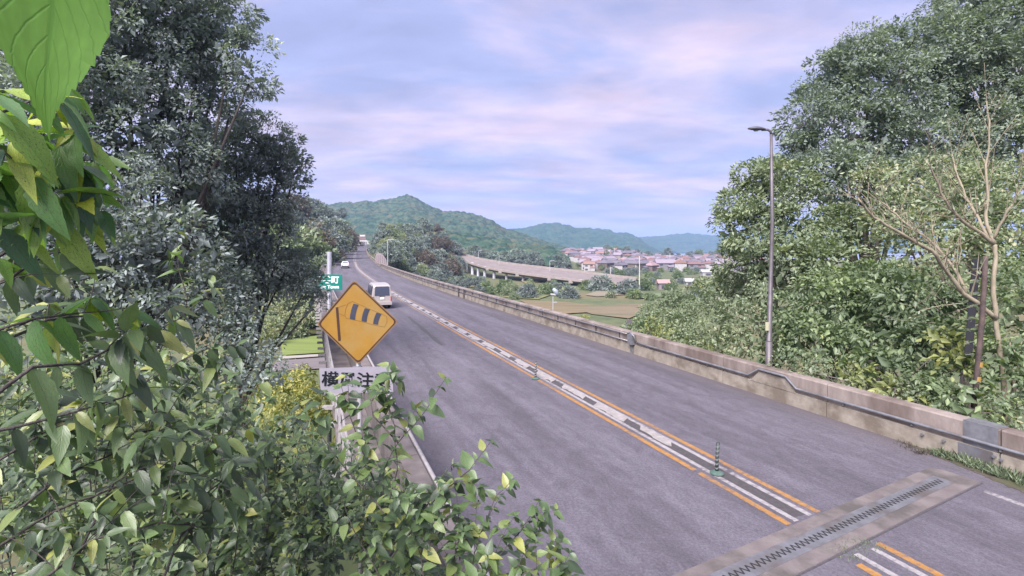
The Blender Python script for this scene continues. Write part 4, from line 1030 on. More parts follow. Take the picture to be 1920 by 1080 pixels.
for i, (X, Y) in enumerate(spots):
    (wm_, rm_, wins), a, b = HT[r.randrange(len(HT))]
    px = CX + F * X / Y; zone = [z for lim, z in zones if px < lim][0]
    row = 'front row' if Y < 345 else ('second row' if Y < 385 else ('middle rows' if Y < 470 else 'back rows'))
    t = empty('house', (X, Y, hz(X, Y) - .2), r.uniform(-.9, .9) + r.choice((0, 0, math.pi / 2)), label=f'{a} walled house with {words[b]} roof, {row}, {zone}', cat='house', group=f'{a} houses with {words[b]} roofs, {row}, {zone}')
    q_ = r.uniform(.66, .98); t.scale = (q_ * r.uniform(.85, 1.2), q_, q_ * .95); link('wall', wm_, t); link('roof', rm_, t)
    for w_ in wins: link('window', w_, t)
# the low white hall and the near hut
def hall(px, py, Y, w, d, h, label, col, rcol):
    c = P(px, py, Y); t = empty('hall', (c.x, Y, hz(c.x, Y) - .1), 0, label=label, cat='building')
    mb = MB(); mb.box((0, 0, h / 2), (w, d, h)); mb.build('wall', surf('hall_wall', col), t)
    mb = MB(); W, D = w / 2 + .4, d / 2 + .4; mb.add([(-W, -D, h), (W, -D, h), (W, D, h), (-W, D, h), (-W, 0, h + 1.3), (W, 0, h + 1.3)], [(0, 1, 5, 4), (2, 3, 4, 5), (1, 2, 5), (3, 0, 4), (0, 3, 2, 1)]); mb.build('roof', surf('hall_roof', rcol), t)
    mb = MB(); mb.box((0, -d / 2 - .03, h * .45), (w * .5, .06, h * .5)); mb.build('window', near_mat('house_glass', (.06, .065, .085)), t)
hall(1325, 520, 262, 5.5, 4, 2.2, 'long low white building beside the yellow field', (.30, .29, .29), (.33, .33, .35))
hall(1243, 550, 178, 3.6, 3, 2.3, 'small hut with pale pink roof among bushes in front of the town', (.20, .17, .18), (.30, .19, .19))
hall(1292, 536, 200, 3.0, 2.0, 1.4, 'low white shed left of the yellow field', (.27, .27, .28), (.3, .3, .3))

def utility_pole(px, py0, py1, Y, label):
    b = P(px, py1, Y); top = P(px, py0, Y); h = top.z - b.z
    t = empty('utility_pole', b, 0, label=label, cat='pole')
    g = near_mat('pole_concrete', (.40, .38, .36), (.48, .46, .44))
    mb = MB(); mb.tube([(0, 0, -1), (0, 0, h)], [.2, .13], 7); mb.build('pole', g, t)
    mb = MB(); mb.box((0, 0, h - .9), (1.8, .12, .12)); mb.box((0, 0, h - 1.9), (1.4, .12, .12)); mb.build('cross_arm', near_mat('pole_steel', (.25, .25, .27)), t)
for a in ((1199, 480, 547, 170, 'tallest pale utility pole standing in front of the town'), (1145, 500, 533, 232, 'cream utility pole right of the viaduct end'), (1192, 497, 523, 300, 'utility pole in front of the town left of the tallest one'),
          (1264, 505, 524, 300, 'utility pole in front of the right half of the town'), (1152, 464, 482, 470, 'utility pole rising above orange roofs'), (1320, 485, 505, 380, 'utility pole among the houses on the right'), (1256, 474, 500, 400, 'utility pole before the dark tree belt by the sea'),
          (1348, 545, 577, 96, 'white pole standing alone in the bushes at the right')):
    utility_pole(*a)
def mirror_pole():
    Y = 60.0; b = P(1037, 600, Y); b.z = VAL
    t = empty('mirror_pole', b, 0, label='thin pole with two pale convex mirrors in the brown field beyond the parapet', cat='pole')
    o = lambda px, py, d=0.0: P(px, py, Y) + Vector((0, d, 0)) - t.location
    wm = surf('mirror_pole_white', (.30, .30, .31)); bl = surf('mirror_face', (.26, .30, .38), rough=.35)
    mb = MB(); mb.tube([(0, 0, 0), o(1037, 556)], .07, 7); mb.build('pole', wm, t)
    mb = MB(); mb.tube([o(1037, 541), o(1042, 546), o(1046, 556)], [.16, .30, .12], 10); mb.build('mirror', bl, t, smooth=True)
    mb = MB(); mb.tube([o(1032, 552), o(1042, 553)], [.12, .14], 10); mb.build('mirror_hood', wm, t)
    mb = MB(); mb.tube([o(1036, 567), o(1044, 567)], .06, 6); mb.build('arm', wm, t)
mirror_pole()
def small_sign():
    Y = 40.0; b = P(1174, 620, Y); b.z = hz(b.x, b.y)
    t = empty('small_sign', b, 0, label='small dark rectangular sign on a thin post behind the right parapet', cat='sign')
    o = lambda px, py, d=0.0: P(px, py, Y) + Vector((0, d, 0)) - t.location
    mb = MB(); mb.tube([(0, 0, 0), o(1175.5, 601)], .03, 6); mb.build('post', M['galv'], t)
    mb = MB(); mb.prism([o(1176, 599), o(1186, 600), o(1186, 606), o(1176, 606)], (0, 1, 0), .03); mb.build('plate', surf('sign_dark', (.10, .09, .10)), t)
small_sign()

# ------------------------------------------------------------------ foliage
def unit(a): return a / np.maximum(np.linalg.norm(a, axis=-1, keepdims=True), 1e-9)
def leaves2(Pc, ax, nr, L, W, tint, fold=0.25):
    """two triangles per leaf, folded on the midrib. all (n,3)/(n,)"""
    n = len(Pc); ax = unit(ax); sd = unit(np.cross(ax, nr)); up = unit(np.cross(sd, ax))
    b = Pc; tip = Pc + ax * L[:, None] - up * (L * .12)[:, None]
    mid = Pc + ax * (L * .45)[:, None]
    l = mid + sd * (W / 2)[:, None] + up * (W * fold)[:, None]; r = mid - sd * (W / 2)[:, None] + up * (W * fold)[:, None]
    V = np.stack([b, l, tip, r], 1).reshape(-1, 3); i = np.arange(n) * 4
    Fq = np.concatenate([np.stack([i, i + 1, i + 2], 1), np.stack([i, i + 2, i + 3], 1)])
    return V, Fq, np.repeat(tint, 4)
def crown_mesh(name, blobs, mat, leaf, per_m2, rs, puff=.45, droop=.35, flat=.8, mean=.45, spread=.16, fill=True, w=.5, under=0.0):
    """blobs: (centre, radius). leaves stand in twig-end puffs over each blob's shell"""
    g = np.random.default_rng(rs); Ps = []; Ax = []; Nr = []; Ls = []; Tn = []; ends = []
    for bi, (c, R) in enumerate(blobs):
        c = np.array(c); area = 4 * math.pi * R * R
        npuff = max(6, int(area / (math.pi * puff ** 2) * 1.05))
        u = unit(g.normal(size=(npuff, 3))); u[:, 2] = np.where(u[:, 2] < -.55, -u[:, 2], u[:, 2])
        lump = 1 + .16 * np.sin(u @ g.normal(size=3) * 4 + g.uniform(0, 6)) + .1 * g.normal(size=npuff)
        pc = c + u * (R * np.clip(lump, .6, 1.22) * g.uniform(.78, 1.03, npuff))[:, None] * np.array([1, 1, flat])
        ends.append(pc)
        nl = max(4, int(per_m2 * area / npuff)); bt = g.normal(0, .06)
        pt = mean + bt + g.normal(0, spread, npuff)
        k = npuff * nl; idx = np.repeat(np.arange(npuff), nl)
        pr = puff * g.uniform(.65, 1.5, npuff)
        d = unit(g.normal(size=(k, 3)) + u[idx] * .9 + np.array([0, 0, .25])); rr = g.uniform(.15, 1, k) ** .6 * pr[idx]
        pos = pc[idx] + d * rr[:, None] * np.array([1, 1, .75])
        a = unit(d * .9 + u[idx] * .5 + g.normal(size=(k, 3)) * .55 + np.array([0, 0, -droop]))
        nn = unit(g.normal(size=(k, 3)) * .55 + u[idx] * .45 + np.array([0, 0, .75]))
        Ps.append(pos); Ax.append(a); Nr.append(nn); Ls.append(leaf * (g.uniform(.55, 1.3, npuff)[idx] * g.uniform(.6, 1.35, k))); Tn.append(np.clip(pt[idx] + g.normal(0, .12, k), 0, 1))
        if fill:  # larger filler leaves inside, the crown's inner shade put into their lower tint
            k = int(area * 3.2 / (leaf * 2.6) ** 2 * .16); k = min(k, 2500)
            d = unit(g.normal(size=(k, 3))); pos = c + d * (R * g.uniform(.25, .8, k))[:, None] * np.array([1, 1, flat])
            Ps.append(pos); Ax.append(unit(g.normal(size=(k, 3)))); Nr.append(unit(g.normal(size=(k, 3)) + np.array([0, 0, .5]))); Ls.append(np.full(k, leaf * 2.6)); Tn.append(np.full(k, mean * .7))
    Pc = np.concatenate(Ps); A = np.concatenate(Ax); N = np.concatenate(Nr); L = np.concatenate(Ls); T = np.concatenate(Tn)
    V, Fq, tn = leaves2(Pc, A, N, L, L * w, T)
    return np_mesh(name, V, Fq, mat, tint=tn), ends
NLEAF = [0]
def big_tree(name, label, base, blobs_px, mat, leaf=.19, per=60, bark='bark', puff=.45, trunk_r=.2, group=None, seed=1, cat='tree', droop=.35, mean=.45, spread=.16, limbs=True, twigs=6, fill=True, w=.5, flat=.85):
    base = Vector(base); bl = []
    for (px, py, rp, Y) in blobs_px: bl.append((P(px, py, Y) - base, rp / F * Y))
    t = empty(name, base, 0, label=label, cat=cat, group=group)
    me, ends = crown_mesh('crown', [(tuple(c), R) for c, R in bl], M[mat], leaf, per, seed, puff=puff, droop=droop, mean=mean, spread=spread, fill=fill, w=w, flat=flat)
    NLEAF[0] += len(me.polygons)
    o = link('crown', me, t)
    r = random.Random(seed); cz = sum((c for c, R in bl), Vector()) / len(bl)
    hub = Vector((cz.x * .55, cz.y * .55, max(.6, cz.z * .42)))
    mb = MB(); mb.tube([(0, 0, -.6), hub * .45 + Vector((r.uniform(-.2, .2), 0, 0)), hub], [trunk_r * 1.25, trunk_r, trunk_r * .8], 9); mb.build('trunk', M[bark], t, smooth=True)
    if limbs:
        for i, (c, R) in enumerate(bl):
            mb = MB(); mid = (hub + c) * .5 + Vector((r.uniform(-.4, .4), r.uniform(-.4, .4), r.uniform(-.1, .6)))
            mb.tube([hub - Vector((0, 0, .2)), mid, c], [trunk_r * .42, trunk_r * .26, trunk_r * .12], 7)
            e = ends[i]
            for k in range(min(twigs, len(e))):
                q = Vector(e[r.randrange(len(e))]); m2 = (c + q) * .5 + Vector((0, 0, -.15)); mb.tube([c, m2, q], [trunk_r * .12, trunk_r * .07, trunk_r * .03], 5, cap=False)
            mb.build('branch', M[bark], t, smooth=True)
    return t

# --- dark tall trees on the left
def gb(px, Y): # ground point under a photo column
    x = (px - CX) / F * Y; return (x, Y, hz(x, Y))
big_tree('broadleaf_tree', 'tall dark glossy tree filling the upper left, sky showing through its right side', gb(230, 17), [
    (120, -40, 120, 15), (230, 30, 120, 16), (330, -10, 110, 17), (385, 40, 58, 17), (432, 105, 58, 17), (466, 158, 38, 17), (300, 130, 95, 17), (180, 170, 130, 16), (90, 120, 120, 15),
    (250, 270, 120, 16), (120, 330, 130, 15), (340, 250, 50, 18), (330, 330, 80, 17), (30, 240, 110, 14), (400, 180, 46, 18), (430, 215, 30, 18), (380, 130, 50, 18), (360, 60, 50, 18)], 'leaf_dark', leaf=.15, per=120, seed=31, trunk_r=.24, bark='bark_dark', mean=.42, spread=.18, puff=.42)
big_tree('broadleaf_tree', 'dark tree left of the road with rounded crown against the sky above the town sign', gb(420, 21), [
    (495, 275, 60, 21), (530, 302, 42, 21), (548, 335, 32, 21), (450, 300, 62, 21), (425, 370, 85, 21), (505, 370, 52, 21), (480, 440, 72, 21), (400, 440, 90, 20), (535, 512, 52, 22), (574, 540, 30, 22), (585, 578, 20, 22), (470, 520, 80, 21), (380, 340, 60, 21), (440, 220, 22, 21), (415, 255, 25, 21)], 'leaf_dark', leaf=.15, per=125, seed=32, trunk_r=.22, bark='bark_dark', mean=.40, spread=.15, puff=.45)
big_tree('broadleaf_tree', 'shaded tree with bare inner twigs behind the large hanging leaves', gb(230, 14), [
    (260, 420, 95, 14), (330, 480, 90, 14), (200, 520, 110, 13), (330, 590, 90, 14), (120, 470, 100, 12.5), (60, 600, 110, 12), (230, 650, 100, 12.5), (400, 560, 70, 15), (10, 430, 110, 12), (-60, 290, 130, 12.5), (90, 380, 80, 13)], 'leaf_dark', leaf=.15, per=60, seed=33, trunk_r=.2, mean=.33, spread=.15, puff=.38, bark='bark_dark', twigs=14)
big_tree('shrub_tree', 'greyish bush with pale twigs at the left edge of the green field', gb(450, 14.5), [
    (440, 640, 58, 14.5), (485, 670, 45, 14.5), (500, 700, 34, 14), (420, 700, 65, 13.5), (395, 610, 55, 14.5), (460, 600, 40, 15)], 'leaf_dark', leaf=.13, per=60, seed=34, trunk_r=.1, mean=.55, spread=.2, puff=.32, bark='bark_pale', twigs=16, cat='bush')
# --- trees behind the right parapet
big_tree('broadleaf_tree', 'tallest tree at the upper right corner behind the street lamp', gb(1800, 27), [
    (1840, 20, 95, 27), (1930, 60, 140, 27), (1800, 100, 80, 26), (1880, 180, 110, 26), (1960, 250, 130, 25), (1780, 190, 75, 27), (1850, 300, 100, 25)], 'leaf_cool', leaf=.18, per=100, seed=41, trunk_r=.3, mean=.36, spread=.15, puff=.55)
big_tree('broadleaf_tree', 'broad domed tree right of the street lamp whose stepped crown meets the sky', gb(1640, 25), [
    (1700, 95, 55, 26), (1630, 105, 55, 26), (1585, 135, 52, 26), (1560, 180, 52, 26), (1520, 225, 50, 25), (1660, 180, 85, 25), (1740, 160, 60, 26), (1600, 260, 85, 25), (1700, 290, 85, 25), (1510, 290, 45, 25), (1550, 350, 80, 24), (1650, 370, 85, 24), (1750, 360, 80, 23)], 'leaf_cool', leaf=.18, per=100, seed=42, trunk_r=.32, mean=.33, spread=.14, puff=.55)
big_tree('broadleaf_tree', 'leafy tree directly behind the street lamp with loose sprays on its left edge', gb(1460, 23), [
    (1430, 345, 48, 23), (1395, 390, 42, 23), (1375, 430, 34, 23), (1470, 370, 60, 23), (1420, 440, 62, 22), (1500, 440, 75, 22), (1400, 495, 40, 22), (1450, 520, 60, 21), (1540, 520, 70, 20), (1380, 540, 34, 24), (1590, 450, 60, 21)], 'leaf_olive', leaf=.18, per=95, seed=43, trunk_r=.2, mean=.30, spread=.14, puff=.45)
big_tree('broadleaf_tree', 'yellowish green tree behind the bare branching tree at the right edge', gb(1830, 18), [
    (1880, 380, 90, 18), (1800, 420, 80, 18), (1930, 460, 90, 17), (1740, 470, 75, 18), (1860, 520, 90, 16.5), (1940, 600, 90, 15), (1690, 420, 60, 19), (1770, 340, 55, 20), (1660, 350, 45, 20)], 'leaf_olive', leaf=.17, per=60, seed=44, trunk_r=.18, mean=.62, spread=.18, puff=.4)
def shrub(label, base, blobs, mat, seed, **k):
    kw = dict(leaf=.17, per=70, trunk_r=.07, puff=.33, cat='bush', twigs=4, droop=.7); kw.update(k)
    return big_tree('shrub', label, base, blobs, mat, seed=seed, **kw)
shrub('green shrub with drooping fronds right of the lamp post behind the parapet', gb(1560, 17), [(1500, 600, 50, 17), (1560, 570, 60, 17), (1620, 600, 62, 16.5), (1530, 650, 50, 16), (1600, 660, 50, 15.5), (1640, 540, 50, 17), (1480, 660, 34, 16.5)], 'leaf_green', 51, mean=.40, leaf=.19, per=95)
shrub('green shrub with long leaves under the bare branching tree', gb(1720, 14.5), [(1700, 560, 60, 15.5), (1680, 640, 55, 14.5), (1740, 660, 55, 14), (1760, 590, 55, 15), (1650, 690, 38, 14), (1720, 720, 40, 13.2), (1780, 740, 34, 12.6), (1800, 640, 45, 14)], 'leaf_green', 52, mean=.36, leaf=.18, per=95)
shrub('bright yellow-green creeper leaves behind the parapet near the banded pole', gb(1640, 14), [(1600, 715, 28, 14), (1650, 730, 28, 13.5), (1770, 650, 28, 13.2), (1795, 690, 25, 12.8), (1690, 745, 24, 13)], 'leaf_yellow', 53, mean=.30, leaf=.18, per=60)
shrub('dense leafy bush at the right frame edge behind the steel cover plate', gb(1890, 12.5), [(1890, 680, 60, 12.5), (1940, 740, 60, 12), (1850, 740, 34, 12), (1850, 640, 40, 13), (1830, 775, 22, 11.5), (1925, 560, 60, 13.5), (1790, 745, 26, 12), (1765, 775, 14, 11.8)], 'leaf_green', 54, mean=.45, leaf=.15)
shrub('olive bush left of the lamp post just behind the parapet', gb(1390, 20), [(1400, 600, 45, 20), (1350, 620, 40, 21), (1410, 650, 36, 18.5), (1350, 655, 30, 20), (1300, 635, 36, 22.5), (1290, 600, 34, 25), (1375, 565, 34, 23)], 'leaf_olive', 55, mean=.45, leaf=.14, per=95)
shrub('bluish green bush in the dip left of the olive bush behind the parapet', gb(1260, 28), [(1260, 575, 30, 30), (1300, 565, 34, 30), (1245, 610, 28, 27), (1340, 575, 30, 28), (1225, 590, 22, 30), (1330, 540, 24, 32), (1280, 620, 30, 25)], 'leaf_olive', 56, mean=.28, spread=.15)
shrub('orange tinged low bush along the top of the parapet left of the dip', gb(1225, 25), [(1218, 618, 16, 26), (1240, 632, 16, 25), (1265, 640, 18, 24), (1300, 655, 16, 22), (1330, 668, 14, 20.5)], 'leaf_yellow', 57, mean=.2, per=80, leaf=.14)
shrub('low tangled growth leaning over the top of the right parapet', gb(1600, 13.5), [(1480, 690, 20, 15.2), (1515, 700, 20, 14.8), (1550, 706, 20, 14.4), (1585, 712, 18, 14), (1620, 722, 18, 13.7), (1680, 742, 18, 13.2), (1720, 752, 18, 12.8), (1750, 765, 18, 12.4), (1800, 785, 18, 12), (1870, 790, 24, 11.7), (1915, 800, 26, 11.4), (1540, 680, 26, 15.4), (1740, 735, 26, 13.6)], 'leaf_olive', 71, mean=.3, leaf=.12, per=110)
# --- the near bank vegetation at the left
shrub('yellow autumn bush in sun below the green field', gb(545, 30), [(500, 745, 34, 30), (545, 735, 40, 30), (590, 760, 40, 28), (520, 790, 44, 27), (600, 800, 40, 25), (640, 770, 24, 28), (560, 712, 22, 33)], 'leaf_yellow', 58, mean=.55, leaf=.22, per=50)
shrub('pale green shrubs beyond the green field next to the dark tree', gb(560, 85), [(520, 570, 22, 88), (555, 575, 24, 86), (590, 578, 24, 86), (505, 590, 22, 84), (540, 598, 14, 82), (575, 600, 14, 82), (600, 560, 16, 95), (490, 620, 24, 75), (515, 610, 14, 78)], 'leaf_olive', 59, mean=.85, leaf=.42, per=16, puff=.8, trunk_r=.12)

# --- bare branching tree in front of them
def bare_tree():
    Y = 12.4; b = Vector(gb(1890, Y)); t = empty('bare_tree', b, 0, label='tree with pale forking almost leafless branches behind the parapet at the right', cat='tree')
    r = random.Random(9)
    def seg(pts, r0, r1, nm, dy=(0, 0)):
        n = len(pts); q = []
        for i, (x, y) in enumerate(pts): q.append(P(x, y, Y + dy[0] + (dy[1] - dy[0]) * i / (n - 1)) - b)
        # smooth
        fine = []
        for i in range(n - 1):
            for j in range(3): 
                w = j / 3; fine.append(q[i].lerp(q[i + 1], w) + Vector((r.uniform(-.02, .02), r.uniform(-.03, .03), r.uniform(-.02, .02))))
        fine.append(q[-1]); rs = [r0 + (r1 - r0) * i / (len(fine) - 1) for i in range(len(fine))]
        mb = MB(); mb.tube(fine, rs, 7)
        tips = []
        if nm == 'branch':
            for i in range(3, len(fine), 1):
                for _ in range(1):
                    d = (fine[i] - fine[i - 1]).normalized(); sd = Vector((r.uniform(-1, 1), r.uniform(-.6, .6), r.uniform(-.3, 1.1))); L = r.uniform(.5, 1.3)
                    e1 = fine[i] + (d + sd * .8).normalized() * L * .5; e2 = e1 + (d * .7 + sd + Vector((0, 0, .3))).normalized() * L * .5
                    mb.tube([fine[i], e1, e2], [rs[i] * .45, rs[i] * .25, .006], 4, cap=False); tips += [e1, e2]
                    for _ in range(2):
                        e3 = e1 + Vector((r.uniform(-1, 1), r.uniform(-1, 1), r.uniform(-.2, 1))).normalized() * r.uniform(.25, .6); mb.tube([e1, e3], [rs[i] * .2, .004], 4, cap=False); tips.append(e3)
        mb.build(nm, M['bark_pale'], t, smooth=True); return tips
    tp = []
    seg([(1885, 800), (1878, 700), (1868, 600), (1861, 540), (1864, 480), (1862, 455)], .060, .045, 'trunk')
    seg([(1905, 800), (1898, 700), (1893, 640)], .035, .02, 'stem'); seg([(1888, 790), (1902, 720), (1915, 640)], .03, .018, 'stem')
    tp += seg([(1868, 598), (1832, 568), (1795, 540), (1772, 500), (1745, 470), (1705, 447), (1660, 420), (1630, 400), (1608, 372)], .058, .022, 'branch', (0, -1.0))
    tp += seg([(1812, 552), (1788, 498), (1752, 458), (1715, 432), (1680, 402), (1655, 380)], .040, .016, 'branch', (0, 1))
    tp += seg([(1862, 458), (1828, 430), (1800, 412), (1780, 390), (1760, 345), (1735, 300)], .048, .018, 'branch', (0, -.6))
    tp += seg([(1850, 445), (1835, 410), (1812, 370), (1795, 330), (1785, 290)], .040, .015, 'branch', (0, .8))
    tp += seg([(1862, 458), (1850, 420), (1852, 370), (1850, 310), (1856, 250), (1850, 190)], .045, .012, 'branch', (0, .3))
    tp += seg([(1863, 450), (1880, 410), (1905, 370), (1930, 330)], .035, .012, 'branch', (0, -.4))
    tp += seg([(1800, 430), (1802, 470), (1795, 500)], .014, .008, 'twig')
    tp += seg([(1835, 565), (1790, 570), (1750, 575), (1720, 585)], .014, .005, 'branch', (0, -.5))
    T = np.array([tuple(v) for v in tp]); g = np.random.default_rng(3); k = len(T) * 2; idx = np.repeat(np.arange(len(T)), 2)
    pos = T[idx] + g.normal(size=(k, 3)) * .10; L = g.uniform(.05, .11, k)
    V, Fq, tn = leaves2(pos, unit(g.normal(size=(k, 3)) + np.array([0, 0, -.4])), unit(g.normal(size=(k, 3)) + np.array([0, -.4, .6])), L, L * .5, g.uniform(.1, .9, k))
    o = link('crown', np_mesh('crown', V, Fq, M['leaf_olive'], tint=tn), t); o['kind'] = 'stuff'
bare_tree()
def banded_pole():
    Y = 12.2; b = P(1826, 760, Y)
    t = empty('banded_pole', b, 0, label='leaning dark brown pole with two yellow bands and black ladder-like guards behind the parapet', cat='pole')
    o = lambda px, py, d=0.0: P(px, py, Y) + Vector((0, d, 0)) - b
    rust = surf('pole_rust', (.045, .034, .032), (.10, .07, .062), scale=6, bump=.3); blk = surf('guard_black', (.02, .02, .024), rough=.6); yl = surf('band_yellow', (.26, .16, .04))
    mb = MB(); mb.tube([o(1826, 765), o(1833, 690), o(1841, 600), o(1846, 520), o(1848, 480)], [.062, .060, .058, .055, .052], 10); mb.build('pole', rust, t, smooth=True)
    for py, px in ((683, 1836), (710, 1832.5)):
        mb = MB(); mb.tube([o(px - .6, py + 5), o(px + .6, py - 4)], .070, 12); mb.build('band', yl, t)
    y = 484
    while y < 668:
        xm = 1848 - (y - 480) * .085
        mb = MB(); mb.prism([o(xm - 20, y + 2, .05), o(xm - 5, y, .05), o(xm - 6.5, y + 16, .05), o(xm - 21.5, y + 18, .05)], (0, 1, 0), .02); mb.build('guard_panel', blk, t)
        mb = MB(); mb.tube([o(xm - 22, y + 21, .03), o(xm - 6, y + 18.5, .03)], .008, 5); mb.build('rung', M['galv'], t)
        y += 23
banded_pole()

# --- mid-distance trees, copied from a few prototypes (true size, their own leaves)
def proto_tree(seed, Rm, H, mat, mean, leaf=.5, per=13, spread=.2):
    r = random.Random(seed); bl = [((r.uniform(-.3, .3) * Rm, r.uniform(-.3, .3) * Rm, H - Rm * .8), Rm * .75)]
    for k in range(6):
        a = k * 1.05 + r.uniform(-.3, .3); bl.append(((math.cos(a) * Rm * .6, math.sin(a) * Rm * .6, H - Rm * r.uniform(1.0, 1.6)), Rm * r.uniform(.42, .6)))
    me, ends = crown_mesh('crown', bl, M[mat], leaf, per, seed, puff=leaf * 1.7, mean=mean, spread=spread, droop=.2, w=.6)
    NLEAF[0] += len(me.polygons)
    mb = MB(); mb.tube([(0, 0, -1.5), (0.1, 0, H * .3), (0, 0, H * .7)], [.3, .22, .12], 7)
    for c, R in bl[1:4]: mb.tube([(0, 0, H * .3), c], [.14, .06], 5)
    return me, mb.mesh('trunk', M['bark'])
PT_ = [proto_tree(201, 3.6, 8.5, 'leaf_olive', .35), proto_tree(202, 3.0, 7.5, 'leaf_green', .45), proto_tree(203, 4.2, 9.5, 'leaf_dark', .35), proto_tree(204, 3.4, 8, 'leaf_olive', .7), proto_tree(205, 3.6, 8.0, 'leaf_brown', .45), proto_tree(206, 3.2, 7.5, 'leaf_dark', .15)]
KIND = ['olive green', 'fresh green', 'greyish green', 'yellowish green', 'brownish autumn', 'dark green']
PB_ = [proto_tree(211, 1.9, 2.6, 'leaf_olive', .5, leaf=.36, per=18), proto_tree(212, 2.3, 3.2, 'leaf_green', .5, leaf=.4, per=16), proto_tree(213, 1.7, 2.2, 'leaf_yellow', .35, leaf=.34, per=18), proto_tree(214, 2.6, 3.6, 'leaf_dark', .2, leaf=.42, per=15)]
KB = ['olive', 'green', 'yellowish', 'dark']
def put(kind, x, y, sc, label, group, name='tree', pool=None, cat='tree', dz=0.0):
    me, tr = (pool or PT_)[kind]
    t = empty(name, (x, y, hz(x, y) + dz), R_.uniform(0, 6.28), label=label, cat=cat, group=group); s = sc * R_.uniform(.9, 1.1)
    t.scale = (s, s, s * R_.uniform(.9, 1.15)); link('crown', me, t); link('trunk', tr, t); return t
r = random.Random(77)
def scatter(n, pxr, Yr, kinds, sc, where, min_d=4.0, cond=None, pool=None, names=KIND, name='tree', cat='tree', word='tree'):
    got = []; tr = 0
    while len(got) < n and tr < n * 60:
        tr += 1
        Y = r.uniform(*Yr); px = r.uniform(*pxr); x = (px - CX) / F * Y
        if cond and not cond(px, Y, x): continue
        if any((x - a) ** 2 + (Y - b) ** 2 < min_d ** 2 for a, b in got): continue
        nn, _, _ = road_near(np.array([x]), np.array([Y]))
        if nn[0] < 9: continue
        got.append((x, Y)); k = r.choice(kinds); q = r.uniform(*sc); u = (q - sc[0]) / (sc[1] - sc[0]); f = (px - pxr[0]) / (pxr[1] - pxr[0]); g = (Y - Yr[0]) / (Yr[1] - Yr[0])
        size = 'small' if u < .33 else ('large' if u > .66 else 'middling'); side = 'left end' if f < .3 else ('right end' if f > .7 else 'middle'); dep = 'front' if g < .33 else ('back' if g > .66 else 'midway')
        pl = word + ('es' if word == 'bush' else 's')
        lb = f'{size} {names[k]} {word} {where}, {dep}, {side}'; lg = f'{size} {names[k]} {pl} {where}, {dep}, {side}'
        put(k, x, Y, q, lb, lg, name=name, pool=pool, cat=cat)
scatter(26, (480, 640), (110, 250), [0, 2, 5, 4], (.95, 1.35), 'on the wooded bank left of the far road', 6, cond=lambda px, Y, x: px < 668 - (Y < 150) * 40)
scatter(14, (560, 690), (250, 380), [0, 2, 5], (1.0, 1.4), 'on the hillside behind the far bend', 8)
scatter(26, (712, 800), (150, 240), [3, 3, 0, 2], (.62, .92), 'on the knoll right of the far road', 4.5)
scatter(22, (760, 860), (190, 285), [4, 2, 4, 5], (.8, 1.1), 'between the knoll and the viaduct', 6)
scatter(30, (760, 870), (110, 235), [2, 5, 2], (.5, .75), 'in the dip below the viaduct', 4.5, cond=lambda px, Y, x: px < 775 + (Y - 110) * .72)
scatter(20, (880, 1060), (290, 330), [2, 5], (1.0, 1.4), 'at the foot of the hill behind the viaduct', 6)
scatter(24, (1130, 1400), (520, 640), [2, 5, 0], (.9, 1.2), 'in the belt between the town and the sea', 8)
scatter(70, (1080, 1420), (318, 590), [0, 5, 5, 2], (.42, .78), 'between the houses', 5)
scatter(40, (800, 905), (150, 270), [2, 5, 0], (.35, .6), 'before the viaduct piers', 3.0, cond=lambda px, Y, x: px < 862 or Y < 190)
for px, Y, sc_, k, lb_ in ((556, 120, 2.0, 0, 'tall olive tree on the left bank behind the big dark tree'), (585, 138, 1.9, 4, 'tall tree with autumn brown crown left of the far road'), (607, 165, 1.7, 2, 'rounded grey green tree left of the far road next to the autumn tree'),
                          (632, 215, 1.5, 3, 'pale olive tree at the left side of the far bend'), (648, 262, 1.5, 4, 'small autumn coloured tree at the left of the far bend'), (530, 95, 1.7, 5, 'dark tree on the left bank half hidden by the near dark tree')):
    x_ = (px - CX) / F * Y; put(k, x_, Y, sc_, lb_, None)
for px, Y, sc_, lb_ in ((582, 92, 1.5, 'bright green bush left of the green town sign'), (598, 104, 1.4, 'bright green bush just behind the green town sign'), (568, 100, 1.3, 'bright green bush at the foot of the left bank')):
    x_ = (px - CX) / F * Y; put(1, x_, Y, sc_, lb_, None, name='bush', pool=PB_, cat='bush')
scatter(26, (1120, 1340), (235, 310), [1, 3, 0], (.6, 1.1), 'in front of the town', 4, pool=PB_, names=KB, name='bush', cat='bush', word='bush', cond=lambda px, Y, x: not (1285 < px < 1355 and Y < 275))
scatter(26, (700, 860), (235, 335), [0, 2, 5, 4], (.8, 1.1), 'on the ridge behind the knoll', 5)
scatter(16, (696, 745), (165, 240), [3, 2, 0], (.55, .8), 'on the left shoulder of the knoll', 3.5)
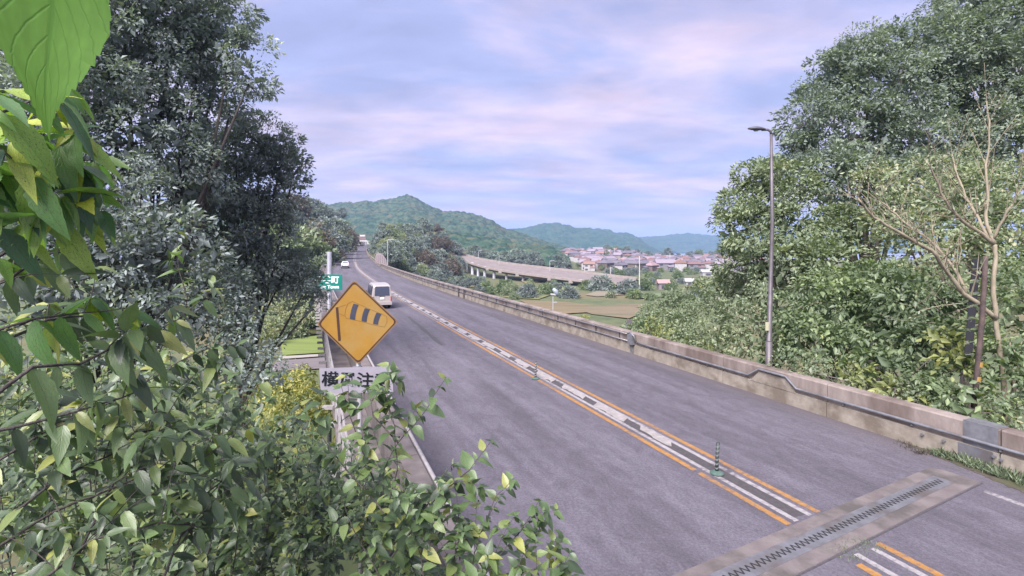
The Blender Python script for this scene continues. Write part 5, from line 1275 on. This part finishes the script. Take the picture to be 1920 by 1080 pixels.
# bushes on the valley floor
def notfield(px, Y, x):
    py = HY + F * 14.5 / Y
    return not ((975 < px < 1205 and 563 < py < 598) or (1290 < px < 1350 and 525 < py < 543) or (1098 < px < 1185 and 544 < py < 557))
scatter(60, (880, 1330), (105, 215), [0, 1, 0, 3], (.55, 1.0), 'on the valley floor before the town', 3.5, cond=notfield, pool=PB_, names=KB, name='bush', cat='bush', word='bush')
scatter(36, (960, 1260), (62, 100), [2, 0, 2], (.4, .75), 'along the near edge of the brown field', 2.0, cond=lambda px, Y, x: HY + F * 14.5 / Y > 597 + (px - 960) * .02, pool=PB_, names=KB, name='bush', cat='bush', word='bush')
scatter(22, (1170, 1330), (40, 90), [0, 1, 3], (.7, 1.1), 'in the gap right of the brown field', 2.5, pool=PB_, names=KB, name='bush', cat='bush', word='bush')
scatter(20, (440, 640), (80, 110), [0, 1, 2], (.7, 1.0), 'beyond the small green field', 3, pool=PB_, names=KB, name='bush', cat='bush', word='bush')
for px, py, s_, k, lb_ in ((1128, 541, 1.6, 3, 'round dark bush at the right end of the viaduct'), (1176, 548, 1.3, 3, 'pointed dark bush beside the tallest utility pole'), (1205, 540, 1.2, 1, 'green bush right of the tallest utility pole'), (1062, 552, 1.1, 0, 'bush beside the last viaduct pier')):
    q = G(px, py + 4, VAL); put(k, q.x, q.y, s_, lb_, None, name='bush', pool=PB_, cat='bush')

# ------------------------------------------------------------------ near plants: large leaves, each one a part
def leaf_shape(L, W, seg=8, serr=.05, droop=.25, fold=.22, wav=.04, seed=0, tint=.5, kind='long'):
    r = random.Random(seed); V = []; UV = []; Fq = []
    for i in range(seg + 1):
        v = i / seg
        w = (math.sin(math.pi * min(1, v ** .72)) ** .9) * (1 - v * .25) if kind == 'long' else (math.sin(math.pi * min(1, v ** .6)) ** .8) * (1 - .15 * v)
        w = W / 2 * max(w, .0) * (1 + (serr if i % 2 else -serr)); 
        if i == 0: w = W * .03
        if i == seg: w = 0.0008
        y = L * v * (1 - .12 * droop * v); z = -droop * L * v * v * .8 + wav * L * math.sin(v * 7 + seed) * .3
        V += [(-w, y - .02 * L * (i % 2), z + fold * w * 1.0 + wav * w * math.sin(v * 11 + seed)), (-w * .5, y, z + fold * w * .35), (0, y, z), (w * .5, y, z + fold * w * .35), (w, y - .02 * L * (i % 2), z + fold * w + wav * w * math.cos(v * 9 + seed))]
        UV += [(-1, v), (-.5, v), (0, v), (.5, v), (1, v)]
    for i in range(seg):
        for j in range(4): Fq.append((i * 5 + j, i * 5 + j + 1, (i + 1) * 5 + j + 1, (i + 1) * 5 + j))
    V = np.array(V); return V, np.array(Fq), np.array(UV)
def leaf_proto(L, W, mat, n, kind, tints, **k):
    out = []
    for i in range(n):
        V, Fq, UV = leaf_shape(L, W * (0.9 + .2 * (i % 3) / 2), seed=i * 7 + 3, droop=.15 + .25 * (i % 4) / 3, kind=kind, **k)
        out.append(np_mesh('leaf', V, Fq, mat, uv=UV, tint=np.full(len(V), tints[i % len(tints)]), smooth=True))
    return out
LP_LONG = leaf_proto(1, .34, M['leaf_spotted'], 6, 'long', [.25, .4, .55, .7, .85, .3], seg=12, serr=.06)
LP_OVAL = leaf_proto(1, .52, M['leaf_lush'], 6, 'oval', [.2, .35, .45, .6, .75, .4], seg=8, serr=.03)
LP_LUSHLONG = leaf_proto(1, .36, M['leaf_lush'], 6, 'long', [.2, .3, .45, .55, .7, .4], seg=10, serr=.05)
def orient(d, n):
    d = Vector(d).normalized(); n = Vector(n); x = d.cross(n)
    x = x.normalized() if x.length > 1e-4 else d.orthogonal().normalized(); z = x.cross(d); return Matrix((x, d, z)).transposed()
def joined(name, items, protos, parent, mat):
    """leaves past the first 300: one joined part. items: (loc, rot3x3, scale, k)"""
    Vs = []; Fs = []; U = []; T = []; b = 0
    cache = {}
    for k, me in enumerate(protos):
        v = np.empty(len(me.vertices) * 3, np.float32); me.vertices.foreach_get('co', v); v = v.reshape(-1, 3)
        f = np.empty(len(me.loops), np.int32); me.loops.foreach_get('vertex_index', f); f = f.reshape(-1, 4)
        uvl = np.empty(len(me.loops) * 2, np.float32); me.uv_layers[0].data.foreach_get('uv', uvl); uvl = uvl.reshape(-1, 2); uv = np.zeros((len(v), 2)); uv[f.ravel()] = uvl
        cache[k] = (v, f, uv)
    for loc, rot, sc, k in items:
        v, f, uv = cache[k]; Rm = np.array(rot) * sc
        Vs.append(v @ Rm.T + np.array(loc)); Fs.append(f + b); b += len(v); U.append(uv); T.append(np.full(len(v), float(np.clip(.36 + R_.gauss(0, .25), 0, 1))))  # lower mean tint: shaded depth of the thicket put into the leaf colour
    me = np_mesh(name, np.concatenate(Vs), np.concatenate(Fs), mat, uv=np.concatenate(U), tint=np.concatenate(T), smooth=True)
    o = link(name, me, parent); o['kind'] = 'stuff'; return o
def near_plant(name, label, stems, protos, size, gap, mat, seed, max_parts=260, sr=.006, hang=.5, extra=2, spreadang=1.0, cat='plant', bark='bark_dark', whorl=2, side_len=(.15, .45)):
    """stems: list of lists of points (px,py,Y). leaves sit along each stem and along its side shoots"""
    sr = sr * .62; r = random.Random(seed); base = P(*stems[0][0]); t = empty(name, base, 0, label=label, cat=cat); items = []
    for st in stems:
        pts = [P(*q) - base for q in st]; fine = []
        for i in range(len(pts) - 1):
            n = max(2, int((pts[i + 1] - pts[i]).length / .06))
            for j in range(n): fine.append(pts[i].lerp(pts[i + 1], j / n) + Vector((r.uniform(-1, 1), r.uniform(-1, 1), r.uniform(-1, 1))) * .004)
        fine.append(pts[-1]); n = len(fine)
        mb = MB(); mb.tube(fine, [sr * (1.25 - .9 * i / (n - 1)) for i in range(n)], 6, cap=False)
        lines = [(fine, int(n * .05))]
        for q in range(extra):
            i = r.randrange(int(n * .1), max(int(n * .1) + 1, int(n * .9))); d = (fine[min(i + 1, n - 1)] - fine[max(i - 1, 0)]).normalized(); Ls = r.uniform(*side_len)
            sd = Vector((r.uniform(-1, 1), r.uniform(-.8, .8), r.uniform(-.1, .8))).normalized(); q2 = [fine[i] + (d * .6 + sd).normalized() * Ls * w + Vector((0, 0, .12 * Ls * math.sin(w * 3))) for w in (0, .2, .4, .6, .8, 1)]
            ff = []
            for a in range(5):
                for j in range(3): ff.append(q2[a].lerp(q2[a + 1], j / 3))
            ff.append(q2[-1]); mb.tube(ff, [sr * .5 * (1.1 - .8 * i_ / (len(ff) - 1)) for i_ in range(len(ff))], 5, cap=False); lines.append((ff, 1))
        mb.build('stem', M[bark], t, smooth=True)
        for ln, st0 in lines:
            acc = 0; side = r.random() * 6.28; tot = len(ln)
            for i in range(max(1, st0), tot):
                acc += (ln[i] - ln[i - 1]).length
                if acc < gap * r.uniform(.7, 1.3) and i < tot - 1: continue
                acc = 0; d = (ln[i] - ln[i - 1]).normalized(); side += 2.4
                a = d.orthogonal().normalized(); bb = d.cross(a)
                nl = whorl if i < tot - 1 else whorl + 2
                for w in range(nl):
                    ang = side + w * 2 * math.pi / nl + r.uniform(-.4, .4); o_ = a * math.cos(ang) + bb * math.sin(ang)
                    dirv = (o_ * spreadang + d * r.uniform(.2, .7) + Vector((0, 0, -hang * r.uniform(.4, 1.5)))).normalized()
                    nrm = Vector((r.uniform(-.5, .5), r.uniform(-.9, .1), 1.0))
                    s_ = size * r.choice((.55, .8, 1.0, 1.15)) * r.uniform(.75, 1.2) * (.62 + .38 * min(1, (tot - i) / max(3, tot * .25)))
                    items.append((ln[i] + dirv * .004, orient(dirv, nrm), s_, r.randrange(len(protos))))
    # nearest (largest) ones become parts of their own
    items.sort(key=lambda q: (q[0] + base).y / q[2])
    for loc, rot, sc, k in items[:max_parts]:
        o = link('leaf', protos[k], t); o.matrix_local = Matrix.Translation(loc) @ rot.to_4x4() @ Matrix.Scale(sc, 4)
    if len(items) > max_parts: joined('foliage', items[max_parts:], protos, t, mat)
    return len(items)

cnt = []
# large drooping leaves at the left edge, close to the camera
cnt.append(near_plant('leafy_branch', 'branch with long spotted yellow-green leaves reaching in from the left edge', [
    [(-60, 420, 1.25), (10, 330, 1.3), (60, 290, 1.35), (130, 300, 1.4), (150, 310, 1.4)],
    [(-60, 260, 1.1), (0, 215, 1.15), (60, 190, 1.2), (110, 185, 1.25)],
    [(-40, 450, 1.3), (40, 400, 1.35), (100, 350, 1.4), (150, 360, 1.45), (165, 320, 1.5)],
    [(-60, 640, 1.45), (60, 600, 1.5), (160, 585, 1.6), (235, 578, 1.65)], [(-60, 360, 1.3), (0, 300, 1.3), (40, 240, 1.3)], [(-60, 350, 1.3), (40, 325, 1.35), (110, 300, 1.4), (175, 300, 1.45)], [(-60, 520, 1.35), (50, 450, 1.4), (120, 415, 1.45), (185, 395, 1.5)], [(-60, 230, 1.2), (0, 280, 1.2), (60, 330, 1.25), (90, 380, 1.3)]], LP_LONG, .165, .05, M['leaf_spotted'], 61, hang=.9, extra=2, sr=.006, whorl=2, spreadang=.8, side_len=(.05, .14)))
cnt.append(near_plant('leafy_branch', 'lower branch with broad hanging dark green leaves at the left edge', [
    [(-80, 700, 1.4), (0, 640, 1.5), (90, 600, 1.6), (160, 590, 1.7), (210, 575, 1.8)],
    [(-80, 820, 1.5), (30, 800, 1.6), (140, 770, 1.7), (230, 745, 1.8), (270, 730, 1.9)],
    [(-60, 560, 1.3), (20, 520, 1.4), (80, 480, 1.5), (120, 470, 1.6)],
    [(-30, 760, 1.3), (60, 690, 1.4), (150, 680, 1.55), (250, 640, 1.7), (330, 600, 1.85)]], LP_LUSHLONG, .145, .07, M['leaf_lush'], 62, hang=1.0, extra=3, sr=.008, whorl=2, spreadang=.8, side_len=(.06, .2)))
cnt.append(near_plant('tall_weed', 'upright stem with pale shoot tip in front of the dark trees', [
    [(345, 640, 2.6), (350, 560, 2.6), (330, 480, 2.6), (335, 410, 2.6)], [(300, 660, 2.5), (330, 600, 2.5), (380, 560, 2.6), (400, 540, 2.6)], [(160, 640, 2.2), (172, 560, 2.2), (180, 500, 2.2)]], LP_LUSHLONG, .115, .07, M['leaf_spotted'], 63, hang=.5, extra=1, sr=.005))
cnt.append(near_plant('leafy_shrub', 'tangled green shrub with long leaves in the lower left, below the spotted branch', [
    [(-60, 900, 1.9), (100, 800, 2.1), (240, 740, 2.3), (330, 680, 2.5), (400, 650, 2.6)],
    [(-60, 1060, 1.8), (100, 960, 2.0), (250, 900, 2.2), (380, 860, 2.4), (470, 790, 2.6)],
    [(60, 1100, 1.8), (180, 1010, 2.0), (300, 980, 2.1), (400, 990, 2.3)],
    [(0, 980, 1.9), (120, 890, 2.1), (260, 830, 2.3), (330, 790, 2.4)],
    [(120, 1100, 2.1), (200, 930, 2.3), (300, 760, 2.6), (310, 700, 2.7)],
    [(300, 1100, 2.2), (360, 950, 2.4), (440, 880, 2.6), (500, 850, 2.7)]], LP_LUSHLONG, .125, .055, M['leaf_lush'], 64, hang=.85, extra=8, sr=.008))
cnt.append(near_plant('leafy_shrub', 'sapling with upright green shoots in front of the warning sign plate', [
    [(720, 1140, 3.2), (712, 1000, 3.2), (720, 880, 3.2), (745, 830, 3.2), (790, 780, 3.2), (835, 710, 3.2)],
    [(715, 1000, 3.1), (745, 880, 3.1), (740, 800, 3.15), (722, 740, 3.2), (730, 685, 3.2)],
    [(730, 1050, 3.1), (820, 930, 3.1), (880, 880, 3.1), (920, 828, 3.1)],
    [(700, 900, 3.2), (670, 820, 3.3), (650, 760, 3.3), (640, 725, 3.3)],
    [(720, 960, 3.0), (640, 870, 3.1), (590, 800, 3.2), (565, 760, 3.3)],
    [(745, 830, 3.2), (700, 780, 3.25), (690, 730, 3.3)]], LP_OVAL, .115, .05, M['leaf_lush'], 65, hang=.45, extra=3, sr=.007, side_len=(.1, .3)))
cnt.append(near_plant('leafy_shrub', 'low bushy sapling at the bottom edge whose shoots overlap the asphalt', [
    [(860, 1180, 2.9), (850, 1060, 2.9), (860, 960, 2.9), (850, 900, 2.95)],
    [(860, 1160, 2.8), (920, 1060, 2.8), (980, 990, 2.85), (1010, 940, 2.9)],
    [(870, 1180, 2.7), (960, 1090, 2.75), (1030, 1050, 2.8), (1055, 1010, 2.85)],
    [(800, 1160, 2.8), (790, 1040, 2.85), (800, 950, 2.9), (820, 900, 2.95)],
    [(900, 1180, 2.6), (1000, 1130, 2.65), (1070, 1080, 2.7)],
    [(760, 1160, 2.7), (700, 1060, 2.75), (660, 990, 2.8), (640, 930, 2.9)],
    [(860, 1160, 2.9), (900, 1000, 2.9), (930, 930, 2.9), (960, 900, 2.9)]], LP_OVAL, .095, .042, M['leaf_lush'], 66, hang=.4, extra=6, sr=.006, side_len=(.1, .35)))
def mass(label, seed, pts, protos, size, mat, **k):
    cnt.append(near_plant('leafy_shrub', label, pts, protos, size, k.pop('gap', .05), M[mat], seed, **k))
g_ = random.Random(5)
def fan(x0, x1, ybase, ytops, Ys, n):
    out = []
    for i in range(n):
        x = x0 + (x1 - x0) * (i + .5) / n + g_.uniform(-15, 15); Y = g_.uniform(*Ys); yt = np.interp(x, [q[0] for q in ytops], [q[1] for q in ytops]) + g_.uniform(0, 80)
        dx = g_.uniform(-50, 50); out.append([(x - dx, ybase, Y - .1), (x - dx * .4, (ybase * 2 + yt) / 3, Y), (x, (ybase + yt * 2) / 3, Y), (x + dx * .3, yt, Y + .05)])
    return out
TOP = [(0, 640), (300, 640), (400, 700), (470, 800), (560, 790), (640, 800), (700, 860), (780, 940), (860, 1000), (1000, 1040)]
mass('thicket of small oval leaves behind the sapling shoots along the bottom', 67, fan(420, 800, 1150, TOP, (3.4, 4.4), 16), LP_OVAL, .080, 'leaf_lush', gap=.042, extra=8, hang=.45, sr=.006, side_len=(.15, .5))
mass('thicket of mixed leaves filling the bottom left corner', 68, fan(-20, 480, 1150, TOP, (3.0, 4.4), 20), LP_OVAL, .095, 'leaf_lush', gap=.048, extra=9, hang=.5, sr=.007, side_len=(.2, .6))
mass('shaded shrub behind the tangled leaves on the lower left bank', 69, fan(-20, 520, 1100, [(0, 560), (300, 620), (420, 690), (480, 770), (560, 800)], (4.8, 6.5), 22), LP_OVAL, .12, 'leaf_lush', extra=10, hang=.6, sr=.008, side_len=(.3, .8), gap=.07)
mass('low bush between the thicket and the left parapet', 70, fan(500, 760, 1050, [(480, 800), (560, 815), (640, 830), (700, 860), (760, 930)], (4.8, 6.2), 14), LP_OVAL, .10, 'leaf_lush', extra=9, hang=.5, sr=.007, side_len=(.2, .6), gap=.06)
import sys; print('LEAVES near', cnt, file=sys.stderr); print('LEAVES near', cnt, 'tree tris', NLEAF[0])

def giant_leaf():
    L = .46; base = P(105, -190, .50); tip = P(60, 275, .60); d = tip - base
    t = empty('giant_leaf_sprig', base, 0, label='huge bright green pointed leaf hanging from the top left corner close to the camera', cat='plant')
    V, Fq, UV = leaf_shape(1, .62, seg=40, serr=.012, droop=.10, fold=.10, wav=.05, seed=2, kind='oval')
    vv = UV[:, 1]; hw = np.interp(vv, [0, .08, .2, .36, .5, .6, .68, .76, .84, .92, 1], [.01, .20, .30, .33, .285, .225, .165, .105, .06, .03, .001])
    sg = np.round(UV[:, 0] * 2) / 2; V[:, 0] = sg * hw * (1 + .02 * np.sin(vv * 90)); V[:, 2] += np.abs(sg) * hw * .12
    me = np_mesh('leaf', V, Fq, M['leaf_giant'], uv=UV, tint=np.full(len(V), .5), smooth=True)
    o = link('leaf', me, t); o.matrix_local = orient(d.normalized(), Vector((.1, -1, .25))).to_4x4() @ Matrix.Scale(d.length, 4)
    mb = MB(); mb.tube([Vector((0, 0, 0)), d * -.15 + Vector((0, .02, 0)), Vector((-.02, .03, .16))], [.0022, .003, .004], 6); mb.build('leaf_stalk', M['bark_pale'], t, smooth=True)
giant_leaf()

# ------------------------------------------------------------------ weeds at the foot of the right parapet
def tufts(name, label, pts, Hs, n, mat, parent=None):
    g = np.random.default_rng(8); V = []; Fq = []; T = []
    for (p, sc) in pts:
        k = n; base = np.array(p) + g.normal(size=(k, 3)) * np.array([.05, .05, 0]) * 1.4; d = unit(g.normal(size=(k, 3)) * np.array([.6, .6, .1]) + np.array([0, 0, 1])); L = g.uniform(.4, 1, k) * Hs * sc
        V.append((base, d, L))
    b = np.concatenate([v[0] for v in V]); d = np.concatenate([v[1] for v in V]); L = np.concatenate([v[2] for v in V])
    VV, FF, tn = leaves2(b, d, unit(g.normal(size=b.shape)), L, L * .16, g.uniform(0, 1, len(L)))
    o = link(name, np_mesh(name, VV, FF, M[mat], tint=tn * .55), parent); tag(o, label, cat=name if parent is None else None, kind='stuff'); return o
pts = []
for i in range(55):
    s = r.uniform(s_of(1930, RN, 0), s_of(1755, RN, 0)); pts.append((tuple(road(s, RN - abs(r.gauss(0, .11)), 0)), r.uniform(.35, 1.2)))
tufts('weeds', 'low weeds growing in the gutter along the foot of the right parapet', pts, .24, 26, 'leaf_olive')
pts = [(tuple(road(s_of(1735, RN, 0) + r.uniform(-.5, .5), RN - r.uniform(0, .4), 0)), r.uniform(.5, 1.0)) for _ in range(18)]
tufts('dry_weeds', 'dry brown weeds at the parapet foot above the expansion joint', pts, .12, 20, 'leaf_brown')
sjc = s_joint(0.0, JW + .02)
pts = [(tuple(road(sjc + r.uniform(-.22, .12), r.uniform(-.45, .35), 0.0)), r.uniform(.3, .8)) for _ in range(40)]
tufts('grass', 'short grass growing out of the joint where the centre lines begin again', pts, .07, 16, 'leaf_olive')

# ------------------------------------------------------------------ haze
def haze():
    mb = MB(); mb.box((700, 2700, 85), (9000, 8000, 250)); m = bpy.data.materials.new('haze_air'); m.use_nodes = True; nt = m.node_tree; nt.nodes.clear()
    v = nt.nodes.new('ShaderNodeVolumePrincipled'); v.inputs['Color'].default_value = (.46, .62, .95, 1); v.inputs['Density'].default_value = HAZE; v.inputs['Anisotropy'].default_value = 0.2
    o = nt.nodes.new('ShaderNodeOutputMaterial'); nt.links.new(v.outputs[0], o.inputs['Volume'])
    h = mb.build('haze', m); tag(h, 'pale blue air over the valley', 'haze', kind='stuff')
HAZE = 0.00024
haze()
